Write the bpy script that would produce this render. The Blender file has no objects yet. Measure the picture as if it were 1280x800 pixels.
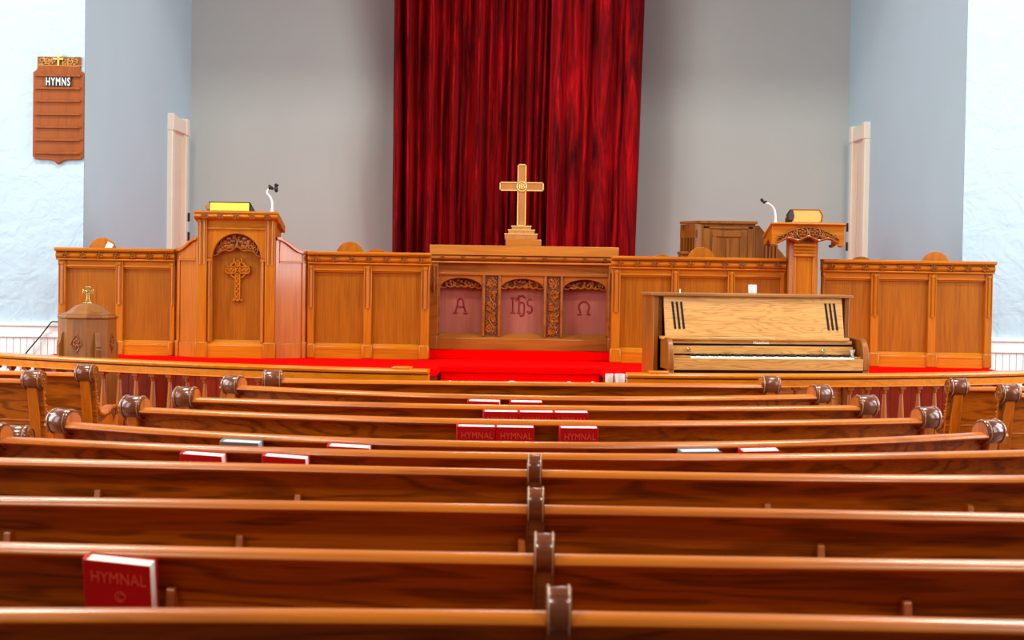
import bpy, math, random
from mathutils import Vector, Matrix
random.seed(7)
R = random.Random(11)
C = bpy.context.scene.collection
sc = bpy.context.scene
PI = math.pi
# ------------------------------------------------------------------ camera
F, W, H = 2200.0, 1280, 800
YH = 330.0                     # image height of the eye level on the picture's middle column
EYE = 1.58
ROLL = math.atan(0.0155)
PITCH = math.atan((400 - YH) / F)
def ray(px, py):
    x, y = (px - 640) / F, -(py - 400) / F
    c, s = math.cos(ROLL), math.sin(ROLL)
    x, y = x * c - y * s, x * s + y * c
    cp, sp = math.cos(PITCH), math.sin(PITCH)
    return Vector((x, cp + y * sp, -sp + y * cp))
def P(px, py, Y):
    d = ray(px, py); return Vector((0, 0, EYE)) + d * (Y / d.y)
def PZ(px, py, z):
    d = ray(px, py); return Vector((0, 0, EYE)) + d * ((z - EYE) / d.z)
cam = bpy.data.cameras.new('camera'); co = bpy.data.objects.new('camera', cam); C.objects.link(co)
cam.sensor_width = 36; cam.lens = F / W * 36
cr, sr = math.cos(ROLL), math.sin(ROLL); cp, sp = math.cos(PITCH), math.sin(PITCH)
right0, up0, fwd = Vector((1, 0, 0)), Vector((0, sp, cp)), Vector((0, cp, -sp))
rt = right0 * cr + up0 * sr; up = up0 * cr - right0 * sr
m = Matrix((rt, up, -fwd)).transposed().to_4x4(); m.translation = Vector((0, 0, EYE)); co.matrix_world = m
cam.dof.use_dof = True; cam.dof.focus_distance = 12.5; cam.dof.aperture_fstop = 6.3
cam.clip_end = 100
sc.camera = co
sc.view_settings.view_transform = 'Standard'; sc.view_settings.look = 'None'
sc.view_settings.gamma = 1; sc.view_settings.use_curve_mapping = False
sc.view_settings.exposure = 0.0

# ------------------------------------------------------------------ materials
def lin(c):
    return tuple(((v / 255) / 12.92 if v / 255 <= .04045 else ((v / 255 + .055) / 1.055) ** 2.4) for v in c) + (1,)
def base_mat(name):
    m = bpy.data.materials.new(name); m.use_nodes = True
    nt = m.node_tree; return m, nt, nt.nodes['Principled BSDF']
def flat(name, c, rough=.5, metal=0, coat=0, noise=0, nscale=30, bump=0, trans=0, spec=.5):
    m, nt, b = base_mat(name)
    b.inputs['Base Color'].default_value = lin(c); b.inputs['Roughness'].default_value = rough
    b.inputs['Metallic'].default_value = metal; b.inputs['Coat Weight'].default_value = coat
    b.inputs['Transmission Weight'].default_value = trans; b.inputs['Specular IOR Level'].default_value = spec
    if noise or bump:
        tc = nt.nodes.new('ShaderNodeTexCoord'); n = nt.nodes.new('ShaderNodeTexNoise')
        n.inputs['Scale'].default_value = nscale; n.inputs['Detail'].default_value = 5
        nt.links.new(tc.outputs['Object'], n.inputs['Vector'])
        if noise:
            mx = nt.nodes.new('ShaderNodeMix'); mx.data_type = 'RGBA'
            mx.inputs[6].default_value = tuple(v * (1 - noise) for v in lin(c)[:3]) + (1,)
            mx.inputs[7].default_value = tuple(min(1, v * (1 + noise)) for v in lin(c)[:3]) + (1,)
            nt.links.new(n.outputs['Fac'], mx.inputs[0]); nt.links.new(mx.outputs[2], b.inputs['Base Color'])
        if bump:
            bp = nt.nodes.new('ShaderNodeBump'); bp.inputs['Strength'].default_value = bump; bp.inputs['Distance'].default_value = .01
            nt.links.new(n.outputs['Fac'], bp.inputs['Height']); nt.links.new(bp.outputs['Normal'], b.inputs['Normal'])
    return m
def wood(name, light, dark, axis='X', rough=.32, scale=1.0, grain=.55, rings=22, coat=.25, fine=.35, spec=.5):
    m, nt, b = base_mat(name)
    N, L = nt.nodes.new, nt.links.new
    tc = N('ShaderNodeTexCoord'); oi = N('ShaderNodeObjectInfo')
    mul = N('ShaderNodeMath'); mul.operation = 'MULTIPLY'; mul.inputs[1].default_value = 37.0
    L(oi.outputs['Random'], mul.inputs[0])
    add = N('ShaderNodeVectorMath'); add.operation = 'ADD'
    L(tc.outputs['Object'], add.inputs[0]); L(mul.outputs[0], add.inputs[1])
    st = {'X': (.55, 5, 5), 'Y': (5, .55, 5), 'Z': (5, 5, .55)}[axis]
    mp = N('ShaderNodeMapping'); mp.inputs['Scale'].default_value = tuple(v * scale for v in st)
    L(add.outputs[0], mp.inputs['Vector'])
    n1 = N('ShaderNodeTexNoise'); n1.inputs['Scale'].default_value = 1.1; n1.inputs['Detail'].default_value = 2.5
    n1.inputs['Roughness'].default_value = .45; n1.inputs['Distortion'].default_value = .25
    L(mp.outputs[0], n1.inputs['Vector'])
    k = N('ShaderNodeMath'); k.operation = 'MULTIPLY'; k.inputs[1].default_value = rings * 2.2; L(n1.outputs['Fac'], k.inputs[0])
    s = N('ShaderNodeMath'); s.operation = 'SINE'; L(k.outputs[0], s.inputs[0])
    mr = N('ShaderNodeMapRange'); mr.inputs[1].default_value = .1; mr.inputs[2].default_value = 1; mr.inputs[3].default_value = 0; mr.inputs[4].default_value = grain
    L(s.outputs[0], mr.inputs[0])
    st2 = {'X': (4, 130, 130), 'Y': (130, 4, 130), 'Z': (130, 130, 4)}[axis]
    mp2 = N('ShaderNodeMapping'); mp2.inputs['Scale'].default_value = st2; L(add.outputs[0], mp2.inputs['Vector'])
    n2 = N('ShaderNodeTexNoise'); n2.inputs['Scale'].default_value = 1; n2.inputs['Detail'].default_value = 3; L(mp2.outputs[0], n2.inputs['Vector'])
    m2 = N('ShaderNodeMapRange'); m2.inputs[1].default_value = .38; m2.inputs[2].default_value = .72; m2.inputs[3].default_value = 0; m2.inputs[4].default_value = fine
    L(n2.outputs['Fac'], m2.inputs[0])
    ad = N('ShaderNodeMath'); ad.operation = 'ADD'; ad.use_clamp = True; L(mr.outputs[0], ad.inputs[0]); L(m2.outputs[0], ad.inputs[1])
    mx = N('ShaderNodeMix'); mx.data_type = 'RGBA'; mx.inputs[6].default_value = lin(light); mx.inputs[7].default_value = lin(dark)
    L(ad.outputs[0], mx.inputs[0]); L(mx.outputs[2], b.inputs['Base Color'])
    bp = N('ShaderNodeBump'); bp.inputs['Strength'].default_value = .12; bp.inputs['Distance'].default_value = .002
    L(n2.outputs['Fac'], bp.inputs['Height']); L(bp.outputs['Normal'], b.inputs['Normal'])
    b.inputs['Roughness'].default_value = rough; b.inputs['Coat Weight'].default_value = coat; b.inputs['Coat Roughness'].default_value = .15
    b.inputs['Specular IOR Level'].default_value = spec
    return m
def plaster(name, c, bump, dist=.02, scale=5, mottled=.06):
    m, nt, b = base_mat(name); N, L = nt.nodes.new, nt.links.new
    tc = N('ShaderNodeTexCoord')
    n = N('ShaderNodeTexNoise'); n.inputs['Scale'].default_value = scale; n.inputs['Detail'].default_value = 6; n.inputs['Distortion'].default_value = 1.8
    L(tc.outputs['Object'], n.inputs['Vector'])
    w = N('ShaderNodeTexWave'); w.wave_type = 'RINGS'; w.inputs['Scale'].default_value = 2.5; w.inputs['Distortion'].default_value = 9; w.inputs['Detail'].default_value = 3; w.inputs['Detail Scale'].default_value = 1.4
    L(tc.outputs['Object'], w.inputs['Vector'])
    ad = N('ShaderNodeMath'); ad.operation = 'MULTIPLY_ADD'; ad.inputs[1].default_value = .35; L(w.outputs['Fac'], ad.inputs[0]); L(n.outputs['Fac'], ad.inputs[2])
    bp = N('ShaderNodeBump'); bp.inputs['Strength'].default_value = bump; bp.inputs['Distance'].default_value = dist
    L(ad.outputs[0], bp.inputs['Height']); L(bp.outputs['Normal'], b.inputs['Normal'])
    n3 = N('ShaderNodeTexNoise'); n3.inputs['Scale'].default_value = 1.3; n3.inputs['Detail'].default_value = 4; L(tc.outputs['Object'], n3.inputs['Vector'])
    mx = N('ShaderNodeMix'); mx.data_type = 'RGBA'; l = lin(c)
    mx.inputs[6].default_value = tuple(v * (1 - mottled) for v in l[:3]) + (1,); mx.inputs[7].default_value = tuple(min(1, v * (1 + mottled)) for v in l[:3]) + (1,)
    L(n3.outputs['Fac'], mx.inputs[0]); L(mx.outputs[2], b.inputs['Base Color'])
    b.inputs['Roughness'].default_value = .75
    return m
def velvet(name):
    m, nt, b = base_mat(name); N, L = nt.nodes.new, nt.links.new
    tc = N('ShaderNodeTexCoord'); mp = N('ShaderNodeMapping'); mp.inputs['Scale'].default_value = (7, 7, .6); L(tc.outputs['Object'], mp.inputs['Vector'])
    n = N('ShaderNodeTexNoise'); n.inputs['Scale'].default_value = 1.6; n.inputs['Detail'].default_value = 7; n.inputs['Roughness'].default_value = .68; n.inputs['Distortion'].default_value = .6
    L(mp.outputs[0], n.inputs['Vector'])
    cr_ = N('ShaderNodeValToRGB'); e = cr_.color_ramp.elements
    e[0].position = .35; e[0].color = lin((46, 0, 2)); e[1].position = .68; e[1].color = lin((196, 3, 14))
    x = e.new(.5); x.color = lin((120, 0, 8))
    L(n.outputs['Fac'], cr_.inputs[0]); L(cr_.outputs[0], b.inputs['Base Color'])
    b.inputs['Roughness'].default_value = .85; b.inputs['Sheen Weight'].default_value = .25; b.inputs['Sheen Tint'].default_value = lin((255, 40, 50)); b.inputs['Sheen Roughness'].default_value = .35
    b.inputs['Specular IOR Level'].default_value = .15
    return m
MAT = {}
MAT['pew_rail'] = wood('pew_rail_oak', (204, 112, 6), (146, 64, 2), 'X', rough=.30, grain=.35, rings=10, coat=0.14, spec=0.4)
MAT['pew_board'] = wood('pew_board_oak', (184, 96, 7), (84, 34, 1), 'X', rough=.42, grain=0.5, rings=20, coat=0.06, spec=0.28, scale=1.5)
MAT['pew_end'] = wood('pew_end_oak', (200, 104, 6), (132, 56, 2), 'Z', rough=.34, grain=.4, rings=12, coat=0.12, spec=0.4)
MAT['pew_scroll'] = wood('pew_scroll_oak', (126, 68, 38), (76, 36, 16), 'X', rough=.22, grain=.3, rings=8, coat=0.5)
MAT['pew_glint'] = flat('scroll_glint', (200, 150, 100), .28, noise=.2)  # pale tone paints the glints on the scroll bands
MAT['oak_v'] = wood('screen_oak_upright', (182, 107, 4), (136, 70, 1), 'Z', rough=.36, grain=.22, rings=12, coat=0.1, fine=.5, spec=0.35)
MAT['oak_p'] = wood('screen_oak_panel', (160, 93, 3), (122, 62, 1), 'Z', rough=.4, grain=.18, rings=12, coat=0.08, fine=.6, spec=0.3)
MAT['oak_w'] = wood('pulpit_wing_oak', (186, 106, 6), (142, 72, 2), 'Z', rough=.3, grain=.18, rings=12, coat=.6, fine=.5)
MAT['oak_h'] = wood('screen_oak_level', (190, 112, 5), (138, 72, 1), 'X', rough=.34, grain=.28, rings=10, coat=0.12, fine=.45, spec=0.35)
MAT['oak_carve'] = wood('carved_oak', (150, 82, 10), (92, 42, 2), 'X', rough=.35, grain=.3, coat=0.1, spec=0.35)
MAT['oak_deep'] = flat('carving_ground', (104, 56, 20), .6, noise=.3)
MAT['altar_pink_sheen'] = wood('altar_oak_pink_sheen', (166, 100, 84), (132, 74, 60), 'Z', rough=.38, grain=.15, rings=10, coat=.25, fine=.4)  # pink reflected light is mixed into the panel oak colour
MAT['altar_h'] = wood('altar_oak_level', (162, 94, 28), (116, 58, 10), 'X', rough=.36, grain=.45, rings=14, coat=0.12, spec=0.4)
MAT['altar_top'] = wood('altar_oak_top', (190, 122, 42), (150, 84, 18), 'X', rough=.36, grain=.3, rings=14, coat=0.12, spec=0.4)
MAT['letter'] = flat('incised_letter_red', (124, 22, 22), .5, noise=.1)
MAT['cross'] = wood('cross_wood', (186, 124, 64), (150, 90, 40), 'Z', rough=.4, grain=.25, coat=.15)
MAT['gilt'] = flat('gilding', (236, 206, 120), .35, metal=.25, noise=.12)
MAT['pale_gold'] = flat('pale_gold_lettering', (255, 240, 200), .4, noise=.03)
MAT['gold_edge'] = flat('gilt_page_edge', (250, 214, 62), .4, noise=.3, nscale=60)
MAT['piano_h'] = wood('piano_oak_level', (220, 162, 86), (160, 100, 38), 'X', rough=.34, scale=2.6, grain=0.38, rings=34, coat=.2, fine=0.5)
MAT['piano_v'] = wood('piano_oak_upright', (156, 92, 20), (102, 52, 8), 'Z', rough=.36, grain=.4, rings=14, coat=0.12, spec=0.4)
MAT['piano_d'] = wood('piano_oak_inner', (172, 116, 52), (116, 66, 22), 'X', rough=.36, grain=.35, rings=14, coat=.2)
MAT['console'] = wood('console_oak', (150, 90, 22), (104, 54, 8), 'Z', rough=.4, grain=.45, rings=14, coat=0.08, spec=0.35)
MAT['chair'] = wood('chair_wood', (190, 108, 12), (146, 72, 4), 'Z', rough=.38, grain=.3, coat=0.1, spec=0.35)
MAT['font'] = wood('font_oak', (144, 90, 34), (96, 52, 14), 'Z', rough=.4, grain=.4, rings=14, coat=0.08, spec=0.35)
MAT['board'] = wood('hymn_board_oak', (152, 76, 12), (104, 44, 4), 'Z', rough=.36, grain=.25, coat=0.1, spec=0.35)
MAT['rail_oak'] = wood('communion_rail_oak', (222, 128, 2), (172, 84, 0), 'X', rough=.26, grain=.25, coat=0.2, spec=0.4)
MAT['baluster'] = wood('baluster_oak', (186, 104, 30), (116, 54, 10), 'Z', rough=.28, grain=.3, coat=0.25, spec=0.5)
MAT['boards'] = None
MAT['carpet'] = flat('red_carpet', (252, 0, 0), 1.0, noise=.2, nscale=180, bump=.4, spec=.03)
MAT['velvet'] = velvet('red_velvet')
MAT['paint'] = plaster('blue_wall_paint', (178, 212, 224), .12, .01, 4, .05)
MAT['paint_back'] = plaster('grey_wall_paint', (184, 198, 194), .08, .01, 4, .05)
MAT['plaster'] = plaster('pale_blue_plaster', (182, 206, 220), .45, .03, 6, .05)
MAT['white'] = flat('white_gloss_paint', (252, 250, 248), .4, noise=.02, nscale=6)
MAT['cream'] = flat('cream_gloss_paint', (236, 232, 212), .4, noise=.04, nscale=6)
MAT['door'] = flat('cream_door_paint', (230, 218, 192), .45, noise=.06, nscale=5)
MAT['floor'] = wood('nave_floor_boards', (120, 66, 30), (80, 40, 16), 'X', rough=.4)
MAT['ceiling'] = flat('white_ceiling', (225, 225, 222), .8, noise=.04, nscale=2)
MAT['cover_red'] = flat('red_cloth_cover', (190, 3, 10), .6, noise=.12, nscale=200, bump=.1, spec=.25)
MAT['title_red'] = flat('title_stamp', (226, 84, 70), .4, noise=.2, nscale=80)
MAT['cover_grey'] = flat('grey_cover', (112, 116, 124), .5, noise=.1, nscale=100)
MAT['page'] = flat('white_pages', (244, 238, 226), .7, noise=.06, nscale=150)
MAT['page_grey'] = flat('greyed_pages', (200, 206, 216), .7, noise=.05, nscale=150)
MAT['black'] = flat('black_plastic', (14, 13, 13), .45, noise=.2)
MAT['slot'] = flat('black_grille_cloth', (10, 9, 8), .9, noise=.3)
MAT['leather'] = flat('black_leather', (44, 30, 22), .5, noise=.3, nscale=60, bump=.2)
MAT['tan_leather'] = flat('tan_leather', (150, 92, 48), .5, noise=.25, nscale=50, bump=.2)
MAT['old_page'] = flat('aged_gold_pages', (226, 160, 74), .6, noise=.12, nscale=70)
MAT['mic_white'] = flat('silver_gooseneck', (226, 226, 226), .3, metal=.15, noise=.05)
MAT['ivory'] = flat('white_keys', (246, 244, 238), .25, noise=.02)
MAT['brass'] = flat('brass', (226, 196, 120), .25, metal=.8, noise=.1)
MAT['paper'] = flat('white_paper', (242, 238, 230), .7, noise=.04)
MAT['glass'] = flat('clear_glass', (252, 251, 250), .08, trans=.5, noise=.02)
MAT['milk'] = flat('white_wax', (246, 243, 238), .5, noise=.03)
MAT['bronze'] = flat('gilt_carving', (176, 124, 62), .4, metal=.3, noise=.25, nscale=60)
def boards_mat(name, c, c2, period, axis=0):
    m, nt, b = base_mat(name); N, L = nt.nodes.new, nt.links.new
    tc = N('ShaderNodeTexCoord'); sx = N('ShaderNodeSeparateXYZ'); L(tc.outputs['Object'], sx.inputs[0])
    d = N('ShaderNodeMath'); d.operation = 'DIVIDE'; d.inputs[1].default_value = period; L(sx.outputs[axis], d.inputs[0])
    fr = N('ShaderNodeMath'); fr.operation = 'FRACT'; L(d.outputs[0], fr.inputs[0])
    pp = N('ShaderNodeMath'); pp.operation = 'PINGPONG'; pp.inputs[1].default_value = .5; L(fr.outputs[0], pp.inputs[0])
    gt = N('ShaderNodeMapRange'); gt.inputs[1].default_value = 0; gt.inputs[2].default_value = .05; L(pp.outputs[0], gt.inputs[0])
    mp = N('ShaderNodeMapping'); mp.inputs['Scale'].default_value = (30, 30, 1.5); L(tc.outputs['Object'], mp.inputs[0])
    n = N('ShaderNodeTexNoise'); n.inputs['Scale'].default_value = 1; n.inputs['Detail'].default_value = 4; L(mp.outputs[0], n.inputs['Vector'])
    mx = N('ShaderNodeMix'); mx.data_type = 'RGBA'; mx.inputs[6].default_value = lin(c2); mx.inputs[7].default_value = lin(c); L(n.outputs['Fac'], mx.inputs[0])
    L(mx.outputs[2], b.inputs['Base Color'])
    bp = N('ShaderNodeBump'); bp.inputs['Strength'].default_value = 1; bp.inputs['Distance'].default_value = .008; L(gt.outputs[0], bp.inputs['Height']); L(bp.outputs['Normal'], b.inputs['Normal'])
    b.inputs['Roughness'].default_value = .45; b.inputs['Specular IOR Level'].default_value = .3
    return m
MAT['boards'] = boards_mat('red_brown_boards', (142, 42, 8), (104, 27, 4), .075)
MAT['bead'] = boards_mat('white_beadboard', (253, 252, 250), (248, 246, 244), .055)

# ------------------------------------------------------------------ mesh builder
class MB:
    def __init__(s): s.v, s.f = [], []
    def add(s, vs, fs):
        b = len(s.v); s.v += [tuple(v) for v in vs]; s.f += [tuple(b + i for i in f) for f in fs]; return s
    def box(s, x0, x1, y0, y1, z0, z1):
        return s.add([(x0,y0,z0),(x1,y0,z0),(x1,y1,z0),(x0,y1,z0),(x0,y0,z1),(x1,y0,z1),(x1,y1,z1),(x0,y1,z1)],
                     [(0,3,2,1),(4,5,6,7),(0,1,5,4),(1,2,6,5),(2,3,7,6),(3,0,4,7)])
    def prism(s, poly, f, w0, w1):
        n = len(poly)
        vs = [f(a, b, w0) for a, b in poly] + [f(a, b, w1) for a, b in poly]
        fs = [tuple(range(n)), tuple(range(2*n-1, n-1, -1))] + [(i, n+i, n+(i+1) % n, (i+1) % n) for i in range(n)]
        return s.add(vs, fs)
    def prism_y(s, poly, y0, y1): return s.prism(poly, lambda a, b, w: (a, w, b), y0, y1)
    def prism_z(s, poly, z0, z1): return s.prism(poly, lambda a, b, w: (a, b, w), z0, z1)
    def prism_x(s, poly, x0, x1): return s.prism(poly, lambda a, b, w: (w, a, b), x0, x1)
    def lathe(s, prof, c=(0,0,0), n=16, rot=0, ax='Z'):
        vs, fs = [], []
        for r, z in prof:
            for k in range(n):
                a = 2*PI*k/n + rot
                p = (r*math.cos(a), r*math.sin(a), z)
                if ax == 'X': p = (z, p[0], p[1])
                if ax == 'Y': p = (p[0], z, p[1])
                vs.append((c[0]+p[0], c[1]+p[1], c[2]+p[2]))
        for i in range(len(prof)-1):
            for k in range(n):
                fs.append((i*n+k, i*n+(k+1) % n, (i+1)*n+(k+1) % n, (i+1)*n+k))
        fs.append(tuple(range(n-1, -1, -1))); fs.append(tuple((len(prof)-1)*n+k for k in range(n)))
        return s.add(vs, fs)
    def tube(s, pts, r, n=6, closed=False):
        pts = [Vector(p) for p in pts]; m_ = len(pts); vs, fs = [], []
        rr = r if isinstance(r, (list, tuple)) else [r]*m_
        prev = None
        for i, p in enumerate(pts):
            a = pts[(i-1) % m_] if (closed or i > 0) else p
            b = pts[(i+1) % m_] if (closed or i < m_-1) else p
            t = (b - a).normalized() if (b - a).length > 1e-9 else Vector((0,0,1))
            if prev is None:
                u = t.orthogonal().normalized()
            else:
                u = (prev - t * prev.dot(t)); u = u.normalized() if u.length > 1e-6 else t.orthogonal().normalized()
            prev = u; w = t.cross(u)
            for k in range(n):
                g = 2*PI*k/n; vs.append(p + u*(rr[i]*math.cos(g)) + w*(rr[i]*math.sin(g)))
        for i in range(m_ if closed else m_-1):
            j = (i+1) % m_
            for k in range(n): fs.append((i*n+k, i*n+(k+1) % n, j*n+(k+1) % n, j*n+k))
        if not closed:
            fs.append(tuple(range(n-1,-1,-1))); fs.append(tuple((m_-1)*n+k for k in range(n)))
        return s.add(vs, fs)
    def ball(s, c, rx, ry=None, rz=None, n=8, m_=5, M=None):
        ry = rx if ry is None else ry; rz = rx if rz is None else rz
        vs, fs = [], []
        for i in range(m_+1):
            th = PI*i/m_
            for k in range(n):
                a = 2*PI*k/n; q = Vector((rx*math.sin(th)*math.cos(a), ry*math.sin(th)*math.sin(a), rz*math.cos(th)))
                if M is not None: q = M @ q
                vs.append((c[0]+q.x, c[1]+q.y, c[2]+q.z))
        for i in range(m_):
            for k in range(n): fs.append((i*n+k, (i+1)*n+k, (i+1)*n+(k+1) % n, i*n+(k+1) % n))
        return s.add(vs, fs)
    def sweep(s, prof, path, cap=True):
        """prof: closed outline of (u across, z); path: list of ((x,y), normal) in plan"""
        n = len(prof); vs, fs = [], []
        for (p, nn) in path:
            for u, z in prof: vs.append((p[0] + nn[0]*u, p[1] + nn[1]*u, z))
        for i in range(len(path)-1):
            for k in range(n): fs.append((i*n+k, (i+1)*n+k, (i+1)*n+(k+1) % n, i*n+(k+1) % n))
        if cap: fs.append(tuple(range(n))); fs.append(tuple((len(path)-1)*n + k for k in range(n-1, -1, -1)))
        return s.add(vs, fs)
    def xform(s, M):
        s.v = [tuple(M @ Vector(v)) for v in s.v]; return s
    def build(s, name, mat, parent=None, bevel=0, smooth=40, local=False, kind=None, fix=True):
        me = bpy.data.meshes.new(name)
        off = Vector((0,0,0))
        if parent is not None and not local:
            q = parent
            while q is not None: off += q.location; q = q.parent
        me.from_pydata([tuple(Vector(v) - off) for v in s.v], [], s.f); 
        import bmesh
        if fix:
            bm = bmesh.new(); bm.from_mesh(me); bmesh.ops.recalc_face_normals(bm, faces=bm.faces); bm.to_mesh(me); bm.free()
        me.materials.append(MAT[mat] if isinstance(mat, str) else mat)
        o = bpy.data.objects.new(name, me); C.objects.link(o)
        if parent is not None: o.parent = parent
        if smooth:
            me.polygons.foreach_set('use_smooth', [True]*len(me.polygons))
            me.set_sharp_from_angle(angle=math.radians(smooth))
        if bevel:
            b = o.modifiers.new('bevel', 'BEVEL'); b.width = bevel; b.segments = 2; b.limit_method = 'ANGLE'; b.angle_limit = math.radians(35)
        if kind: o['kind'] = kind
        return o
def tag(o, label=None, cat=None, group=None, kind=None):
    if label: o['label'] = label
    if cat: o['category'] = cat
    if group: o['group'] = group
    if kind: o['kind'] = kind
    return o
def thing(name, label, cat, loc=(0,0,0), rz=0, group=None):
    o = bpy.data.objects.new(name, None); C.objects.link(o); o.location = loc; o.rotation_euler = (0,0,rz); o.empty_display_size = .1
    return tag(o, label, cat, group)
def copy_tree(o, parent=None):
    c = o.copy(); C.objects.link(c); c.parent = parent
    for ch in list(o.children): copy_tree(ch, c)
    return c
def text_mesh(txt, size, depth, bold=0, sp=1.0):
    cu = bpy.data.curves.new('lettering', 'FONT'); cu.body = txt; cu.size = size; cu.extrude = depth; cu.align_x = 'CENTER'; cu.align_y = 'CENTER'; cu.resolution_u = 3; cu.offset = bold; cu.space_character = sp
    o = bpy.data.objects.new('lettering', cu); C.objects.link(o)
    dg = bpy.context.evaluated_depsgraph_get(); dg.update()
    me = bpy.data.meshes.new_from_object(o.evaluated_get(dg))
    bpy.data.objects.remove(o); bpy.data.curves.remove(cu)
    mb = MB(); mb.add([v.co.copy() for v in me.vertices], [tuple(p.vertices) for p in me.polygons]); bpy.data.meshes.remove(me)
    return mb
TO_FRONT = Matrix(((1,0,0,0),(0,0,-1,0),(0,1,0,0),(0,0,0,1)))     # lettering stands up and faces the nave (-Y)
def arc(cx, cz, r, a0, a1, n): return [(cx + r*math.cos(a0+(a1-a0)*i/n), cz + r*math.sin(a0+(a1-a0)*i/n)) for i in range(n+1)]
def struct(o): o['kind'] = 'structure'; return o
# ------------------------------------------------------------------ the room
YS, YW, YB = 13.75, 14.2, 18.7        # screen front, proscenium wall, chancel back wall
ZP, ZC = .82, .25                     # chancel platform, floor between rail and platform
xl, xr = P(105, 250, YW).x, P(1204, 250, YW).x
bl, br = P(238, 200, YB).x, P(1059.5, 200, YB).x
ZT = 5.4
def wallmesh(name, mat, f): mb = MB(); f(mb); return struct(mb.build(name, mat, smooth=0))
wallmesh('floor', 'floor', lambda m: m.box(-7.5, 7.5, -2, YW, -.1, 0))
wallmesh('wall_proscenium_left', 'plaster', lambda m: m.box(-7.5, xl-.003, YW, YW+.3, 0, 7.5))
wallmesh('wall_proscenium_right', 'plaster', lambda m: m.box(xr+.003, 7.5, YW, YW+.3, 0, 7.5))
wallmesh('wall_proscenium_top', 'plaster', lambda m: m.box(xl, xr, YW, YW+.3, ZT, 7.5))
def side_wall(m, sgn, x0, x1):
    n = 1
    pts = []
    for i in range(n+1):                      # the plaster of the recess bows very slightly
        t = i/n; y = YW + .004 + (YB-YW-.004)*t; x = x0 + (x1-x0)*t
        pts.append((x + 0, y))
    out = [(x + sgn*.25, max(y, YW+.3)) for x, y in reversed(pts)]
    m.prism_z(pts + out, 0, ZT)
wallmesh('wall_chancel_left', 'paint', lambda m: side_wall(m, -1, xl, bl))
wallmesh('wall_chancel_right', 'paint', lambda m: side_wall(m, 1, xr, br))
wallmesh('wall_chancel_back', 'paint_back', lambda m: m.box(bl-.3, br+.3, YB, YB+.25, 0, ZT))
wallmesh('ceiling_chancel', 'ceiling', lambda m: m.box(xl-.3, xr+.3, YW, YB+.25, ZT, ZT+.2))
# wainscot on the proscenium wall
for side, (a, b) in (('left', (-7.5, xl)), ('right', (xr, 7.5))):
    zc = P(20, 402, YW).z if side == 'left' else P(1262, 422, YW).z
    wallmesh('wall_wainscot_'+side, 'bead', lambda m: m.box(a, b, YW-.025, YW, 0, zc-.1))
    def rail_(m):
        m.box(a, b, YW-.045, YW, zc-.035, zc); m.box(a, b, YW-.03, YW, zc-.095, zc-.035); m.box(a, b, YW-.04, YW, zc-.125, zc-.095)
    o = MB(); rail_(o); struct(o.build('trim_chair_rail_'+side, 'white', bevel=.006))

# platform: boards below, carpet slab over them
xn0, xn1 = P(543, 462, 12.5).x, P(758, 466, 12.5).x
pl, pr = P(50, 442, 13.3).x, P(1254, 461, 13.3).x
def plan(front, notch, e=0):
    p = [(pl-e, YB)]
    p += [(pl-e, front+.62), (-2.72, front+.2), (-2.3, front)]
    p += [(xn0-.06+e, front), (xn0+e, front+.06), (xn0+e, notch), (xn1-e, notch), (xn1-e, front+.06), (xn1+.06-e, front)]
    p += [(pr-.35, front), (pr+e, front+.5), (pr+e, YB)]
    return p
o = MB().prism_z(plan(12.52, 13.0), 0, ZP-.05); struct(o.build('floor_platform_boards', 'boards', smooth=0))
o = MB().prism_z(plan(12.5, 12.97, .02), ZP-.05, ZP); struct(o.build('floor_platform_carpet', 'carpet', bevel=.014))
o = MB(); o.box(xn0+.022, xn1-.022, 12.985, 12.999, .55, ZP-.051); o.box(xn0+.01, xn1-.01, 12.62, 12.999, ZC, .55)
struct(o.build('floor_platform_steps', 'carpet', bevel=.012))
YA = 14.05                                # altar front
xa0, xa1 = P(536.5, 438, YA).x, P(770, 440, YA).x
ZA = P(650, 438, YA).z
o = MB().box(xa0-.02, xa1+.02, YA-.12, YA+.5, ZP, ZA); struct(o.build('floor_altar_step', 'carpet', bevel=.01))

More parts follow.
